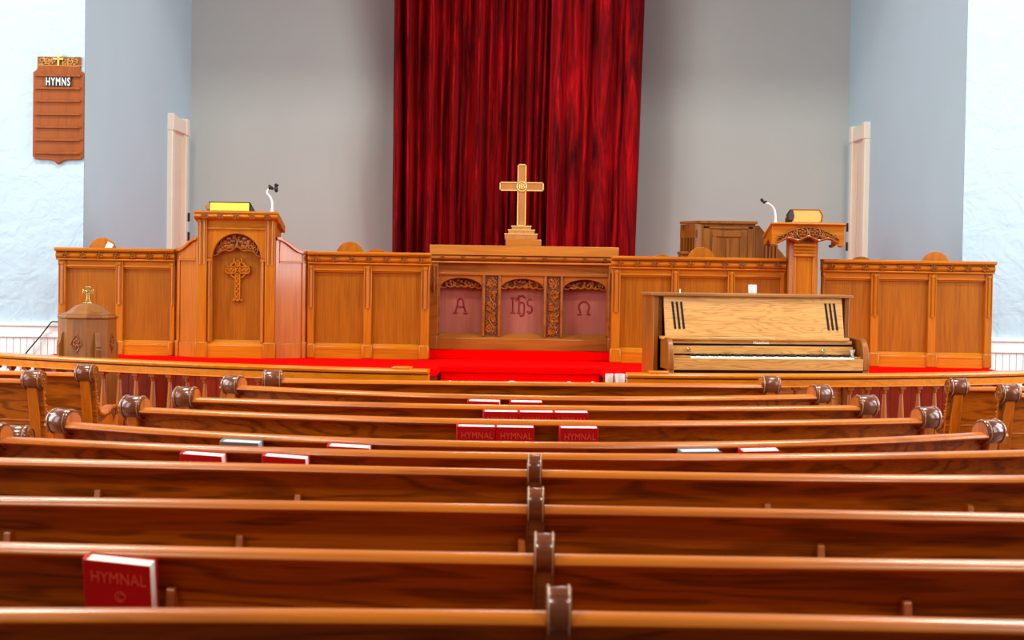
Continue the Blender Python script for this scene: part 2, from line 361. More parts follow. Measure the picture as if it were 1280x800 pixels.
# doors in the side walls of the chancel
def chancel_door(n, sgn, pxa, pxb, ptop, wallx):
    # pxa: near jamb outer edge, pxb: far jamb outer edge
    def wx(y): return wallx[0] + (wallx[1]-wallx[0])*(y-YW)/(YB-YW)
    def solve(px):
        y = 17.0
        for _ in range(20):
            r = ray(px, 240); y = wx(y)/r.x*r.y
        return y
    ya, yb = solve(pxa), min(solve(pxb), YB-.02)
    zt = P(pxa, ptop, ya).z
    r = thing('door_%d' % n, None, None, (wx((ya+yb)/2), ya, ZP)); del_ = None
    r['kind'] = 'structure'
    w = .13
    def b(name, mat, y0, y1, z0, z1, d0, d1, bev=.008):
        x0, x1 = wx((y0+y1)/2) - sgn*d1, wx((y0+y1)/2) - sgn*d0
        o = MB().box(min(x0,x1), max(x0,x1), y0, y1, z0, z1); o = o.build(name, mat, r, bevel=bev); return o
    b('jamb', 'cream', ya, ya+w, ZP, zt-.17, -.04, .05); b('jamb', 'cream', yb-w, yb, ZP, zt-.17, -.04, .05)
    b('corner_block', 'cream', ya-.005, ya+w+.005, zt-.17, zt, -.04, .06); b('corner_block', 'cream', yb-w-.005, yb+.0, zt-.17, zt, -.04, .06)
    b('lintel', 'cream', ya+w, yb-w, zt-.16, zt-.02, -.04, .05)
    leaf = b('door_leaf', 'door', ya+w, yb-w, ZP, zt-.16, -.04, .008, .002)
    x = wx((ya+yb)/2)
    for yy in (ya+w+.07, yb-w-.07):
        MB().box(min(x-sgn*.018, x-sgn*.006), max(x-sgn*.018, x-sgn*.006), yy-.012, yy+.012, ZP, zt-.17).build('stile_moulding', 'door', leaf, bevel=.004)
    x = wx(yb-.1)
    for z in (ZP+.95, ZP+1.15): MB().box(min(x-sgn*.07,x-sgn*.045), max(x-sgn*.07,x-sgn*.045), yb-.03, yb-.005, z, z+.09).build('hinge', 'black', r)
chancel_door(1, -1, 209, 229.5, 141, (xl, bl))
chancel_door(2, 1, 1086, 1066.5, 152, (xr, br))

# ------------------------------------------------------------------ red curtains
def curtain(label, pt0, pt1, pb0, pb1, folds, amp, seed, yoff):
    rr = random.Random(seed)
    Yc = YB - .28 + yoff
    t0, t1, b0, b1 = P(pt0, 0, Yc).x, P(pt1, 0, Yc).x, P(pb0, 315, Yc).x, P(pb1, 315, Yc).x
    zt, zb = 5.0, ZP + .03; z0, z1 = P(650, 0, Yc).z, P(650, 315, Yc).z
    nu, nv = folds*9, 26
    ph = [0]; 
    for i in range(folds): ph.append(ph[-1] + rr.uniform(.4, 1.8))
    ph = [p/ph[-1] for p in ph]; am = [rr.uniform(.25, 1.25) for _ in range(folds)]
    dr = [rr.uniform(-.018, .018) for _ in range(folds+1)]; dr[0] = dr[-1] = 0
    vs, fs = [], []
    for j in range(nv+1):
        z = zt + (zb-zt)*j/nv; k = (z0-z)/(z0-z1)
        xa, xb = t0 + (b0-t0)*k, t1 + (b1-t1)*k
        pj = [p + dr[i]*k for i, p in enumerate(ph)]
        for i in range(nu+1):
            f = i/9; q = min(int(f), folds-1); u = f-q
            x = xa + (xb-xa)*(pj[q] + (pj[q+1]-pj[q])*u)
            y = Yc - amp*am[q]*(math.sin(PI*u)**(1.9 if folds > 10 else 1.2) if 0 < u < 1 else 0) * (1+.25*math.sin(3*z+q)) + .012*math.sin(5*z + 2.3*q + 4*u)
            vs.append((x, y, z))
    n = nu+1
    for j in range(nv):
        for i in range(nu): fs.append((j*n+i, j*n+i+1, (j+1)*n+i+1, (j+1)*n+i))
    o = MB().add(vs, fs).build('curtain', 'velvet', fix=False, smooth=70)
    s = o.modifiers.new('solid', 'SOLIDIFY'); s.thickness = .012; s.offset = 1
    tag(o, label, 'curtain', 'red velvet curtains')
curtain('wider red velvet curtain with many narrow folds, hanging behind the gold-edged cross', 493, 700, 490, 690, 19, .26, 5, 0)
curtain('narrower red velvet curtain with broad folds, hanging between the cross and the wooden cabinet', 690, 806, 682, 794, 6, .16, 9, -.34)
o = MB().tube([(P(485,0,18.3).x, YB-.3, 5.06), (P(812,0,18.3).x, YB-.3, 5.06)], .025, 10)
for x in (P(495,0,18.3).x, P(800,0,18.3).x): o.tube([(x, YB-.3, 5.06), (x, YB, 5.06)], .012)
tag(o.build('curtain_rod', 'black'), 'black rod above the picture carrying the red velvet curtains', 'curtain rod')

# ------------------------------------------------------------------ carved ornament helpers
def rosettes(par, x0, x1, y, z, n, r):
    for i in range(n):
        cx = x0 + (x1-x0)*(i+.5)/n; mb = MB()
        for k in range(6):
            a = 2*PI*k/6 + .3; mb.ball((cx + r*.62*math.cos(a)*1.15, y, z + r*.55*math.sin(a)), r*.34, .006, r*.3, 6, 4)
        mb.ball((cx, y-.003, z), r*.3, .007, r*.3, 6, 4)
        mb.build('rosette', 'oak_carve', par)
def spiral(mb, cx, y, cz, r, turns, d, th, start=0, n=26):
    pts = []
    for i in range(n+1):
        t = i/n; a = start + d*turns*2*PI*t; q = r*(1-.85*t); pts.append((cx + q*math.cos(a), y, cz + q*math.sin(a)))
    mb.tube(pts, th, 5)
def leafy(mb, x0, x1, z0, z1, y, rr):
    """vine scroll climbing a pilaster: a waving stem, curled shoots, leaves and berries"""
    cx = (x0+x1)/2; hw = (x1-x0)/2; Hh = z1-z0; n = 5
    pts = [(cx + hw*.42*math.sin(2*PI*2.5*t/40), y, z0 + Hh*t/40) for t in range(41)]
    mb.tube(pts, .0055, 5)
    for i in range(n):
        zc = z0 + Hh*(i+.5)/n; sg = 1 if i % 2 else -1
        spiral(mb, cx - sg*hw*.35, y, zc, hw*.52, 1.4, sg, .0048, PI/2)
        for k in range(13):
            a = k*2*PI/13 + rr.random(); q = hw*rr.uniform(.5, 1.1)
            mb.ball((cx + sg*hw*.45*rr.uniform(.4, 1.2) + .3*q*math.cos(a), y, zc + q*.7*math.sin(a)), .016*rr.uniform(.6, 1.2), .009, .011, 6, 4, Matrix.Rotation(rr.uniform(-1.2, 1.2), 3, 'Y'))
        for k in range(9):
            mb.ball((cx + rr.uniform(-.95, .95)*hw, y, zc + rr.uniform(-.5, .5)*Hh/n), .008, .008, .008, 6, 4)
def tracery(mb, x0, x1, zs, za, y, circles, drop, sag, rr):
    """vine-and-grape filling under an arch: x0..x1 spring at zs, apex za; scalloped lower edge"""
    cx, hw = (x0+x1)/2, (x1-x0)/2
    low = lambda u: zs + (za-zs)*(1-u*u)*sag
    mb.tube([(cx + hw*math.cos(PI*(1-i/24)), y, zs + (za-zs)*math.sin(PI*i/24)) for i in range(25)], .006, 5)
    pts = []
    nsc = 6
    for i in range(nsc*6+1):
        u = -1 + 2*i/(nsc*6); pts.append((cx + hw*u, y-.004, low(u) - drop*abs(math.sin(PI*i/6))**.7 + drop))
    mb.tube(pts, .0065, 5)
    for k in range(1, nsc): 
        u = -1 + 2*k/nsc; mb.ball((cx+hw*u, y-.003, low(u)+drop*.4), .009, .009, .011, 6, 4)
    for sg in (-1, 1):
        if circles:
            r = (za-zs)*.33; c0 = (cx + sg*r*1.02, y, zs + (za-zs)*.63)
            mb.tube([(c0[0] + r*math.cos(2*PI*i/18), y, c0[2] + r*math.sin(2*PI*i/18)) for i in range(18)], .0055, 5, True)
            for k in range(5):
                a = 2*PI*k/5 + .4; mb.ball((c0[0] + r*.5*math.cos(a), y, c0[2] + r*.5*math.sin(a)), r*.33, .008, r*.24, 6, 4)
            mb.ball(c0, r*.25, .01, r*.25, 6, 4)
        for row in range(4):
            for k in range(5):
                gx = cx + sg*hw*(.48 + .085*k); gz = low((gx-cx)/hw) + .02 + row*.0135
                top = zs + (za-zs)*math.sqrt(max(0, 1-((gx-cx)/hw)**2)) - .008
                if gz < top: mb.ball((gx + (row % 2)*.006, y, gz), .0085, .009, .0085, 6, 4)
        for k in range(7):
            u = sg*rr.uniform(.05, .9); lo, hi = low(u)+.012, zs + (za-zs)*math.sqrt(1-u*u)-.012
            if hi > lo: mb.ball((cx+hw*u, y-.001, rr.uniform(lo, hi)), .016, .007, .009, 6, 4, Matrix.Rotation(rr.uniform(-1.5, 1.5), 3, 'Y'))
def arch_poly(x0, x1, zs, za, ztop, n=20):
    cx, hw = (x0+x1)/2, (x1-x0)/2
    return [(cx + hw*math.cos(PI - PI*i/n), zs + (za-zs)*math.sin(PI*i/n)) for i in range(n+1)] + [(x1, ztop), (x0, ztop)]
def fluted(mb, x0, x1, y, ztop, zlow, n=1):
    """stopped reeds on a post face"""
    w = (x1-x0)/n
    for i in range(n):
        c = x0 + w*(i+.5); mb.tube([(c, y, zlow), (c, y, ztop)], w*.2, 6); mb.ball((c, y, ztop), w*.3, w*.3, w*.3, 6, 4)
        for e in (-1, 1): mb.tube([(c + e*w*.4, y, zlow + .012), (c + e*w*.4, y, ztop - .004)], w*.08, 4)

# ------------------------------------------------------------------ choir screen (front panelling)
ZTOP = 1.656
def screen(label, pa, pb, posts, ros, cap0=.0, cap1=.0, Y=YS, shift=0):
    """pa,pb: end pixels; posts: (left px, right px) of each fluted post"""
    py = 385
    x0, x1 = P(pa, py, Y).x, P(pb, py, Y).x; T = ZTOP + shift
    r = thing('choir_screen', label, 'choir screen', ((x0+x1)/2, Y, ZP), 0, 'oak choir screen sections')
    mb = MB().box(x0-cap0, x1+cap1, Y-.055, Y+.12, T-.022, T); mb.box(x0-cap0*.8, x1+cap1*.8, Y-.045, Y+.11, T-.03, T-.022)
    mb.build('cap', 'oak_h', r, bevel=.005)
    mb = MB()
    prof = [(Y+.1, T-.085), (Y+.1, T-.03)] + [(Y-.012-.022*math.sin(PI*i/6), T-.03-.055*i/6) for i in range(7)]
    mb.prism_x([(a, b) for a, b in prof], x0-cap0*.6, x1+cap1*.6); fz = mb.build('frieze', 'oak_h', r)
    rosettes(fz, x0, x1, Y-.036, T-.057, ros, .03)
    mb = MB().box(x0-cap0*.5, x1+cap1*.5, Y-.03, Y+.1, T-.098, T-.085); mb.build('bead', 'oak_h', r, bevel=.004)
    px = [(P(a, py, Y).x, P(b, py, Y).x) for a, b in posts]
    zr, zl = T-.138, T-.735
    mb = MB().box(x0, x1, Y, Y+.06, zr, T-.098); mb.build('top_rail', 'oak_h', r, bevel=.003)
    for (a, b) in px:
        mb = MB().box(a, b, Y-.012, Y+.07, zl, T-.1); o = mb.build('post', 'oak_v', r, bevel=.004)
        q = MB(); fluted(q, a, b, Y-.014, T-.125, T-.44); q.build('fluting', 'oak_v', o)
        MB().box(max(x0, a-.012), min(x1, b+.012), Y-.035, Y+.07, ZP, zl+.015).build('post_plinth', 'oak_v', r, bevel=.012)
    for (a, b), (c, d) in zip(px[:-1], px[1:]):
        MB().box(b, c, Y+.018, Y+.045, zl, zr).build('panel', 'oak_p', r)
        q = MB().box(b, c, Y-.008, Y+.02, zr-.012, zr+.004); q.box(b, c, Y+.004, Y+.02, zr-.024, zr-.012); q.build('panel_moulding', 'oak_h', r, bevel=.003)
        q = MB().box(b, c, Y-.02, Y+.05, ZP, zl); q.prism_x([(Y-.022, zl-.03), (Y-.022, zl-.01), (Y+.02, zl+.02), (Y+.05, zl+.02), (Y+.05, zl-.03)], b, c)
        q.build('base_rail', 'oak_h', r, bevel=.004)
    return r
screen('oak screen section at the wall end behind the small cross-topped font', 72, 218.4, [(73, 82), (144.5, 154), (212.4, 218.4)], 7, .02)
screen('two-panel oak screen section between the pulpit with the Celtic cross and the altar', 384.5, 537, [(384.5, 392.5), (454.5, 464.5), (526, 536.5)], 7, 0, .01)
screen('oak screen section behind the piano, beside the altar with the carved letters', 763, 981, [(764.5, 775), (839, 848), (909, 918), (975, 981)], 10, .0)
screen('oak screen section beyond the column lectern, ending beside the pale blue wall', 1027, 1240, [(1027, 1030), (1088, 1098), (1160, 1170), (1231, 1240)], 10, 0, .02)

# ------------------------------------------------------------------ pulpit
Yp = YS - .18
def X(px, py=370, Y=YS): return P(px, py, Y).x
def Zp(py, px, Y=YS): return P(px, py, Y).z
a0, a1 = X(246.5, 370, Yp), X(343.5, 370, Yp)
pul = thing('pulpit', 'tall oak pulpit with a carved Celtic cross and curved side wings', 'pulpit', ((a0+a1)/2, Yp, ZP))
zd, zdb = Zp(264, 295, Yp), Zp(272.5, 295, Yp)
# desk: front edge high, falling toward the preacher
q = MB(); dx0, dx1 = X(243, 270, Yp-.03), X(347.5, 270, Yp-.03)
pr_ = [(Yp-.04, zd), (Yp-.05, zd-.012), (Yp-.04, zd-.026)] + [(Yp-.045-.012*math.sin(PI*i/5), zd-.026-.03*i/5) for i in range(6)] + [(Yp-.03, zdb-.012), (Yp+.40, zdb-.012-.09), (Yp+.42, zd-.10)]
q.prism_x(pr_, dx0, dx1); dk = q.build('desk_top', 'oak_h', pul, bevel=.003)
rosettes(dk, dx0+.02, dx1-.02, Yp-.056, zd-.041, 5, .03)
zb = ZP
zx = lambda py: Zp(py, 295, Yp)
ox0, ox1 = X(264.5, 360, Yp), X(325.5, 360, Yp); zs, za = zx(323), zx(292); zsill = zx(427)
pil = [(a0, X(258.5, 350, Yp)), (X(331.5, 350, Yp), a1)]
q = MB().box(pil[0][1], pil[1][0], Yp, Yp+.06, zx(285.5), zdb); q.build('top_rail', 'oak_h', pul, bevel=.003)
q = MB().box(pil[0][1], pil[1][0], Yp-.012, Yp+.03, zx(287), zx(284.6)); q.build('moulding', 'oak_h', pul, bevel=.003)
q = MB().prism_y([(pil[0][1], zs)] + arch_poly(ox0, ox1, zs, za, zx(286.5))[:-2] + [(pil[1][0], zs), (pil[1][0], zx(286.5)), (pil[0][1], zx(286.5))], Yp, Yp+.07)
q.build('arch', 'oak_v', pul, bevel=.002)
for a, b in pil:
    o = MB().box(a, b, Yp-.018, Yp+.1, zb+.12, zdb-.01).build('pilaster', 'oak_v', pul, bevel=.004)
    f_ = MB(); fluted(f_, a+.004, b-.004, Yp-.02, zx(276.5), zx(331), 2); f_.build('fluting', 'oak_v', o)
    MB().box(a-.01, b+.01, Yp-.035, Yp+.1, zb, zb+.125).build('pilaster_plinth', 'oak_v', pul, bevel=.008)
for a, b in ((pil[0][1], ox0), (ox1, pil[1][0])):
    MB().box(a, b, Yp+.004, Yp+.07, zb, zs).build('stile', 'oak_v', pul, bevel=.003)
    c = (a+b)/2; t_ = MB(); t_.tube([(c, Yp+.002, zsill), (c, Yp+.002, zs-.02)], .011, 8); t_.box(c-.02, c+.02, Yp-.012, Yp+.02, zs-.025, zs-.004); t_.build('colonnette', 'oak_v', pul)
MB().box(ox0-.01, ox1+.01, Yp+.075, Yp+.095, zsill-.03, za+.02).build('back_panel', 'oak_p', pul)
q = MB().prism_x([(Yp-.02, zb), (Yp-.02, zsill-.03), (Yp-.01, zsill-.02), (Yp+.08, zsill+.012), (Yp+.08, zb)], pil[0][1], pil[1][0]); q.build('base_rail', 'oak_h', pul, bevel=.004)
q = MB(); q.prism_y(arch_poly(ox0, ox1, zs, za, zs)[:-2], Yp+.055, Yp+.068)
gm = MB()
lo = lambda u: zs + (za-zs)*(1-u*u)*.42
cx, hw = (ox0+ox1)/2, (ox1-ox0)/2
poly = [(cx + hw*math.cos(PI-PI*i/20), zs + (za-zs)*math.sin(PI*i/20)) for i in range(21)] + [(cx+hw*u/10, lo(u/10)+.006) for u in range(9, -10, -1)]
gm.prism_y(poly, Yp+.045, Yp+.055); g = gm.build('tracery_ground', 'oak_deep', pul)
q = MB(); tracery(q, ox0, ox1, zs, za, Yp+.036, True, .022, .42, R); q.build('vine_tracery', 'oak_carve', pul)
# Celtic cross
cxx = X(295.7, 340, Yp); zc1, zc0, zar = zx(325), zx(376.6), zx(337.5)
q = MB(); yc = Yp+.06
wv, wa = .028, .030
def framed(mb, x0, x1, z0, z1):
    mb.box(x0, x1, yc, yc+.018, z0, z1)
    for (p_, q_, r_, s_) in ((x0, x1, z0, z0+.008), (x0, x1, z1-.008, z1), (x0, x0+.008, z0, z1), (x1-.008, x1, z0, z1)): mb.box(p_, q_, yc-.008, yc, r_, s_)
framed(q, cxx-wv*.75, cxx+wv*.75, zc0, zc1); framed(q, cxx-.096, cxx+.096, zar-wa, zar+wa)
q.box(cxx-wv*1.3, cxx+wv*1.3, yc-.004, yc+.018, zc0, zc0+.018)
q.tube([(cxx + .064*math.cos(2*PI*i/24), yc+.006, zar + .064*math.sin(2*PI*i/24)) for i in range(24)], .009, 6, True)
for sg in (-1, 1): q.box(cxx + sg*.03-.006, cxx + sg*.03+.006, yc-.003, yc+.018, zc1-.02, zc1+.012)
n_ = 9
for i in range(n_):
    z = zc0 + .03 + (zar-wa-zc0-.05)*i/(n_-1); q.ball((cxx + (.006 if i % 2 else -.006), yc-.004, z), .008, .006, .011, 6, 4)
for i in range(4):
    for sg in (-1, 1): q.ball((cxx + sg*(.035+.014*i), yc-.004, zar + (.006 if i % 2 else -.006)), .010, .006, .008, 6, 4)
for k in range(8): q.ball((cxx + .012*math.cos(k*PI/4), yc-.006, zar + .012*math.sin(k*PI/4)), .006, .006, .006, 6, 4)
q.build('celtic_cross', 'oak_v', pul)
# body behind and wings
q = MB().box(a0+.01, a1-.01, Yp+.1, Yp+.4, zb, zd-.12); q.build('body', 'oak_v', pul, bevel=.004)
def wing(xin, xout, ytop_in, ytop_out, yin, yout, lab):
    L_ = math.hypot(xout-xin, yout-yin); ang = math.atan2(yout-yin, xout-xin)
    zi, zo = ytop_in, ytop_out
    M = Matrix.Translation((xin, yin, 0)) @ Matrix.Rotation(ang, 4, 'Z')
    sgn = 1 if xout > xin else -1
    # local: u along wing from the pulpit outwards, v = thickness; front is the nave side
    fr = -sgn
    def Q(): return MB()
    n = 14
    curve = []
    for i in range(n+1):
        t = i/n; s_ = .5 + .5*math.cos(PI*min(1, t*1.12)); curve.append((L_*t, zo + (zi-zo)*s_))
    th0, th1 = (0, .05*(-fr))
    def pr(mb, poly, v0, v1): mb.prism(poly, lambda a, b, w: (a, w*fr, b), v0, v1); mb.xform(M); return mb
    # v measured toward the nave
    pr(Q(), [(0, zb)] + curve + [(L_+.024, zo-.03), (L_+.024, zb)], -.03, -.012).build('wing_panel', 'oak_w', pul)
    frame = Q()
    def st(poly, v0=-.02, v1=.0): frame.prism(poly, lambda a, b, w: (a, w*fr, b), v0, v1)
    sw = .032
    st([(0, zb), (0, zi-.02), (sw, zi-.03), (sw, zb)]); st([(L_-sw, zb), (L_-sw, zo-.01), (L_, zo-.01), (L_, zb)])
    st([(sw, zb), (sw, zb+.115), (L_-sw, zb+.115), (L_-sw, zb)], -.02, .006)
    zpt = zo - .085
    st([(sw, zpt)] + [(u, z-.012) for u, z in curve if sw <= u <= L_-sw] + [(L_-sw, zpt)])
    st([(sw, zpt-.012), (sw, zpt), (L_-sw, zpt), (L_-sw, zpt-.012)], -.02, .008)
    frame.xform(M); frame.build('wing_frame', 'oak_w', pul, bevel=.003)
    capm = Q(); capm.prism(curve + [(u, z-.026) for u, z in reversed(curve)], lambda a, b, w: (a, w*fr, b), -.02, .022); capm.xform(M); capm.build('wing_cap', 'oak_w', pul, bevel=.004)
    pl_ = Q(); pl_.prism([(-.0, zb), (-.0, zb+.125), (sw+.006, zb+.125), (sw+.006, zb)], lambda a, b, w: (a, w*fr, b), -.02, .02); pl_.xform(M); pl_.build('wing_plinth', 'oak_w', pul, bevel=.004)
    pl_ = Q(); pl_.prism([(L_-sw-.006, zb), (L_-sw-.006, zb+.125), (L_, zb+.125), (L_, zb)], lambda a, b, w: (a, w*fr, b), -.02, .02); pl_.xform(M); pl_.build('wing_plinth', 'oak_w', pul, bevel=.004)
wing(a1, X(382.4), Zp(296, 346), Zp(313.5, 380), Yp+.03, YS+.0, 'r')
wing(a0, X(220.6), Zp(296, 246), Zp(310, 222), Yp+.03, YS+.0, 'l')

# ------------------------------------------------------------------ altar front
alt = thing('altar', 'wide oak altar front with three arched panels and red incised letters', 'altar', ((xa0+xa1)/2, YA, ZA))
za_ = lambda py, px=653: P(px, py, YA).z
xa = lambda px, py=380: P(px, py, YA).x
zt_, zb_ = za_(307.5), za_(320)
MB().box(xa0-.005, xa1+.005, YA-.05, YA+.45, zb_, zt_).build('top_beam', 'altar_top', alt, bevel=.004)
MB().box(xa(631), xa(675.3), YA-.03, YA+.3, zt_, za_(299.3)).build('pedestal', 'altar_top', alt, bevel=.004)
q = MB().prism_x([(YA+.05, za_(328.5))] + [(YA-.03-.02*math.sin(PI*i/6), za_(327)+(zb_-za_(327))*i/6) for i in range(7)] + [(YA+.05, zb_)], xa0+.004, xa1-.004); fz = q.build('frieze', 'altar_h', alt)
rosettes(fz, xa0+.02, xa1-.02, YA-.05, za_(323.5), 9, .02)
MB().box(xa0+.004, xa1-.004, YA-.04, YA+.05, za_(330), za_(327.6)).build('bead', 'altar_top', alt, bevel=.003)
xi0, xi1 = xa(547.5), xa(760)
MB().box(xi0, xi1, YA, YA+.05, za_(342), za_(330)).build('top_board', 'altar_h', alt, bevel=.002)
MB().box(xi0, xi1, YA-.012, YA+.05, za_(345), za_(341.5)).build('moulding', 'altar_h', alt, bevel=.003)
for a, b in ((536.8, 547.5), (760, 769.8)):
    o = MB().box(xa(a), xa(b), YA-.03, YA+.4, ZA, za_(328.5)).build('post', 'altar_h', alt, bevel=.004)
    q = MB(); fluted(q, xa(a)+.006, xa(b)-.006, YA-.032, za_(334), za_(366)); q.build('fluting', 'oak_carve', o)
    MB().box(xa(a)-.0, xa(b)+.0, YA-.045, YA+.1, ZA, za_(421)).build('post_plinth', 'altar_h', alt, bevel=.006)
ops = [(549.7, 602.2), (626, 679.3), (704, 758)]
pils = [(604.5, 624), (681.5, 702)]
edges = [547.5, 603.4, 625, 680.4, 703, 760]
for i, (a, b) in enumerate(ops):
    l, r_ = (edges[0], edges[1]) if i == 0 else ((edges[2], edges[3]) if i == 1 else (edges[4], edges[5]))
    zs, zp_ = za_(361.5), za_(348.5)
    poly = [(xa(l), zs)] + arch_poly(xa(a), xa(b), zs, zp_, 0)[:-2] + [(xa(r_), zs), (xa(r_), za_(344.5)), (xa(l), za_(344.5))]
    MB().prism_y(poly, YA+.0, YA+.05).build('arch', 'altar_h', alt, bevel=.002)
    for e0, e1 in ((l, a), (b, r_)): MB().box(xa(e0), xa(e1), YA+.0, YA+.06, za_(418), zs).build('stile', 'altar_h', alt)
    MB().box(xa(a)-.01, xa(b)+.01, YA+.085, YA+.1, za_(422), zp_+.02).build('panel', 'altar_pink_sheen', alt)
    cx, hw = (xa(a)+xa(b))/2, (xa(b)-xa(a))/2; lowz = za_(360.5)
    pg = [(cx + hw*math.cos(PI-PI*k/16), zs + (zp_-zs)*math.sin(PI*k/16)) for k in range(17)]
    pg = [p_ for p_ in pg] 
    MB().prism_y(pg + [(cx+hw*.5, zs-.008), (cx, zs-.002), (cx-hw*.5, zs-.008)], YA+.05, YA+.062).build('lunette_ground', 'oak_deep', alt)
    q = MB()
    q.tube([(cx + hw*math.cos(PI-PI*k/20), YA+.036, zs + (zp_-zs)*math.sin(PI*k/20)) for k in range(21)], .005, 5)
    q.tube([(cx + hw*(-1+2*k/36), YA+.032, zs + .010 + .012*math.cos(PI*(-1+2*k/36)*.5) - .012*abs(math.sin(PI*k/6))) for k in range(37)], .0075, 5)
    for k in range(26):
        u = R.uniform(-.86, .86); top = zs + (zp_-zs)*math.sqrt(1-u*u) - .012
        z = R.uniform(zs+.02, max(zs+.021, top)); q.ball((cx+hw*u, YA+.04, z), .018, .012, .010, 6, 4, Matrix.Rotation(R.uniform(-1.5, 1.5), 3, 'Y'))
    for k in range(-2, 3): q.ball((cx+hw*.36*k, YA+.036, zs+.03+.022*(1-abs(k)/2.5)), .014, .012, .014, 6, 4)
    q.build('vine_lunette', 'oak_carve', alt)
for a, b in pils:
    o = MB().box(xa(a), xa(b), YA+.006, YA+.07, za_(421), za_(345)).build('carved_pilaster', 'oak_deep', alt)
    q = MB(); leafy(q, xa(a)+.016, xa(b)-.016, za_(419.5), za_(347), YA+.002, R); q.build('vine_carving', 'oak_carve', o)
    for e in (a, b): MB().box(xa(e)-.009, xa(e)+.009, YA-.014, YA+.03, za_(421), za_(345)).build('edge_moulding', 'altar_h', o, bevel=.003)
q = MB().prism_x([(YA-.03, ZA), (YA-.03, za_(424)), (YA-.02, za_(422.5)), (YA+.09, za_(417)), (YA+.09, ZA)], xi0, xi1); q.build('base_rail', 'altar_h', alt, bevel=.004)
MB().box(xa0+.02, xa1-.02, YA+.1, YA+.4, ZA, zb_).build('body', 'altar_h', alt)
yl = YA+.083
def strokes(name, lines, px0, px1, py0, py1, w):
    q = MB()
    for ln in lines:
        pts = [(xa(px0 + (px1-px0)*u), yl, za_(py1 + (py0-py1)*v)) for u, v in ln]; q.tube(pts, w, 5)
    return q.build(name, 'letter', alt)
def ar(cx, cy, rx, ry, d0, d1, n=14): return [(cx + rx*math.cos(math.radians(d0+(d1-d0)*i/n)), cy + ry*math.sin(math.radians(d0+(d1-d0)*i/n))) for i in range(n+1)]
strokes('letter_alpha', [[(.12, 0), (.3, .6)] + ar(.5, .72, .2, .26, 170, 10) + [(.72, .55), (.9, 0)], [(.25, .42), (.78, .42)], [(-.02, 0), (.27, 0)], [(.72, 0), (1.05, 0)]], 567, 584, 374, 392.5, .0065)
strokes('letter_ihs', [[(.10, .14), (.10, .84)], [(0, .84), (.2, .84)], [(0, .14), (.2, .14)],
                       [(.38, .14), (.38, 1.0)], [(.30, .14), (.46, .14)], [(.24, .72), (.36, .9), (.52, .97), (.66, .86)], [(.38, .52)] + ar(.50, .46, .12, .2, 130, -20) + [(.60, .1), (.52, -.02), (.42, .02)],
                       ar(.86, .66, .11, .16, 40, 270) + ar(.86, .32, .11, .18, 90, -150)], 638.5, 666, 369, 395, .0065)
strokes('letter_omega', [[(0, .04), (.26, .04)] + [(.2, .2)] + ar(.5, .58, .4, .4, 220, -40, 20) + [(.8, .2), (.74, .04), (1.0, .04)]], 722.5, 738.5, 375.6, 393, .0065)

# ------------------------------------------------------------------ altar cross on its stepped base
zped = za_(299.3); YX = YA + .1
X_ = lambda px, py=250: P(px, py, YX).x
Z_ = lambda py, px=652: P(px, py, YX).z
crx = thing('altar_cross', 'wooden cross with gilt edges on a stepped base above the altar', 'cross', (X_(652), YX, zped))
steps = [(631.8, 672, 303+0), (636, 668.6, 0), (640.3, 664.2, 0)]
hz = [zped, Z_(292.5), Z_(288), Z_(282.3)]
hz = [zped, zped + (Z_(282.3)-zped)*.42, zped + (Z_(282.3)-zped)*.72, Z_(282.3)]
for i, (a, b, _) in enumerate(steps):
    d = .12 - .03*i
    o = MB().box(X_(a), X_(b), YX-d, YX+d, hz[i], hz[i+1]-.006).build('step', 'cross', crx, bevel=.002)
    MB().box(X_(a)-.004, X_(b)+.004, YX-d-.004, YX+d+.004, hz[i+1]-.008, hz[i+1]).build('gilt_edge', 'gilt', o)
vx0, vx1, hx0, hx1 = X_(647.2), X_(656.8), X_(625), X_(678.7); vz1, vz0 = Z_(206), hz[3]; hz0, hz1 = Z_(238.2), Z_(228.4)
out = [(vx0, vz0), (vx0, hz0), (hx0, hz0), (hx0, hz1), (vx0, hz1), (vx0, vz1), (vx1, vz1), (vx1, hz1), (hx1, hz1), (hx1, hz0), (vx1, hz0), (vx1, vz0)]
MB().prism_y(out, YX-.02, YX+.02).build('cross_body', 'cross', crx)
q = MB()
for a, b in zip(out, out[1:] + out[:1]): 
    w = .0045; q.box(min(a[0], b[0])-w, max(a[0], b[0])+w, YX-.026, YX-.016, min(a[1], b[1])-w, max(a[1], b[1])+w)
q.build('gilt_edging', 'gilt', crx)
mcx, mcz = X_(652), (hz0+hz1)/2
q = MB(); q.lathe([(.030, YX-.027), (.034, YX-.024), (.034, YX-.018)], (mcx, 0, mcz), 20, 0, 'Y'); md = q.build('medallion', 'cross', crx)
q = MB(); q.tube([(mcx+.038*math.cos(2*PI*i/24), YX-.026, mcz+.038*math.sin(2*PI*i/24)) for i in range(24)], .0045, 5, True)
for ln in ([(-.018, -.016), (-.018, .016)], [(-.006, -.018), (-.006, .024)], [(-.006, .004), (.002, .008), (.006, .002), (.006, -.018)], [(.022, .012), (.016, .016), (.012, .010), (.022, -.006), (.018, -.014), (.012, -.012)]):
    q.tube([(mcx+a, YX-.029, mcz+b) for a, b in ln], .0035, 5)
q.build('monogram', 'gilt', md)
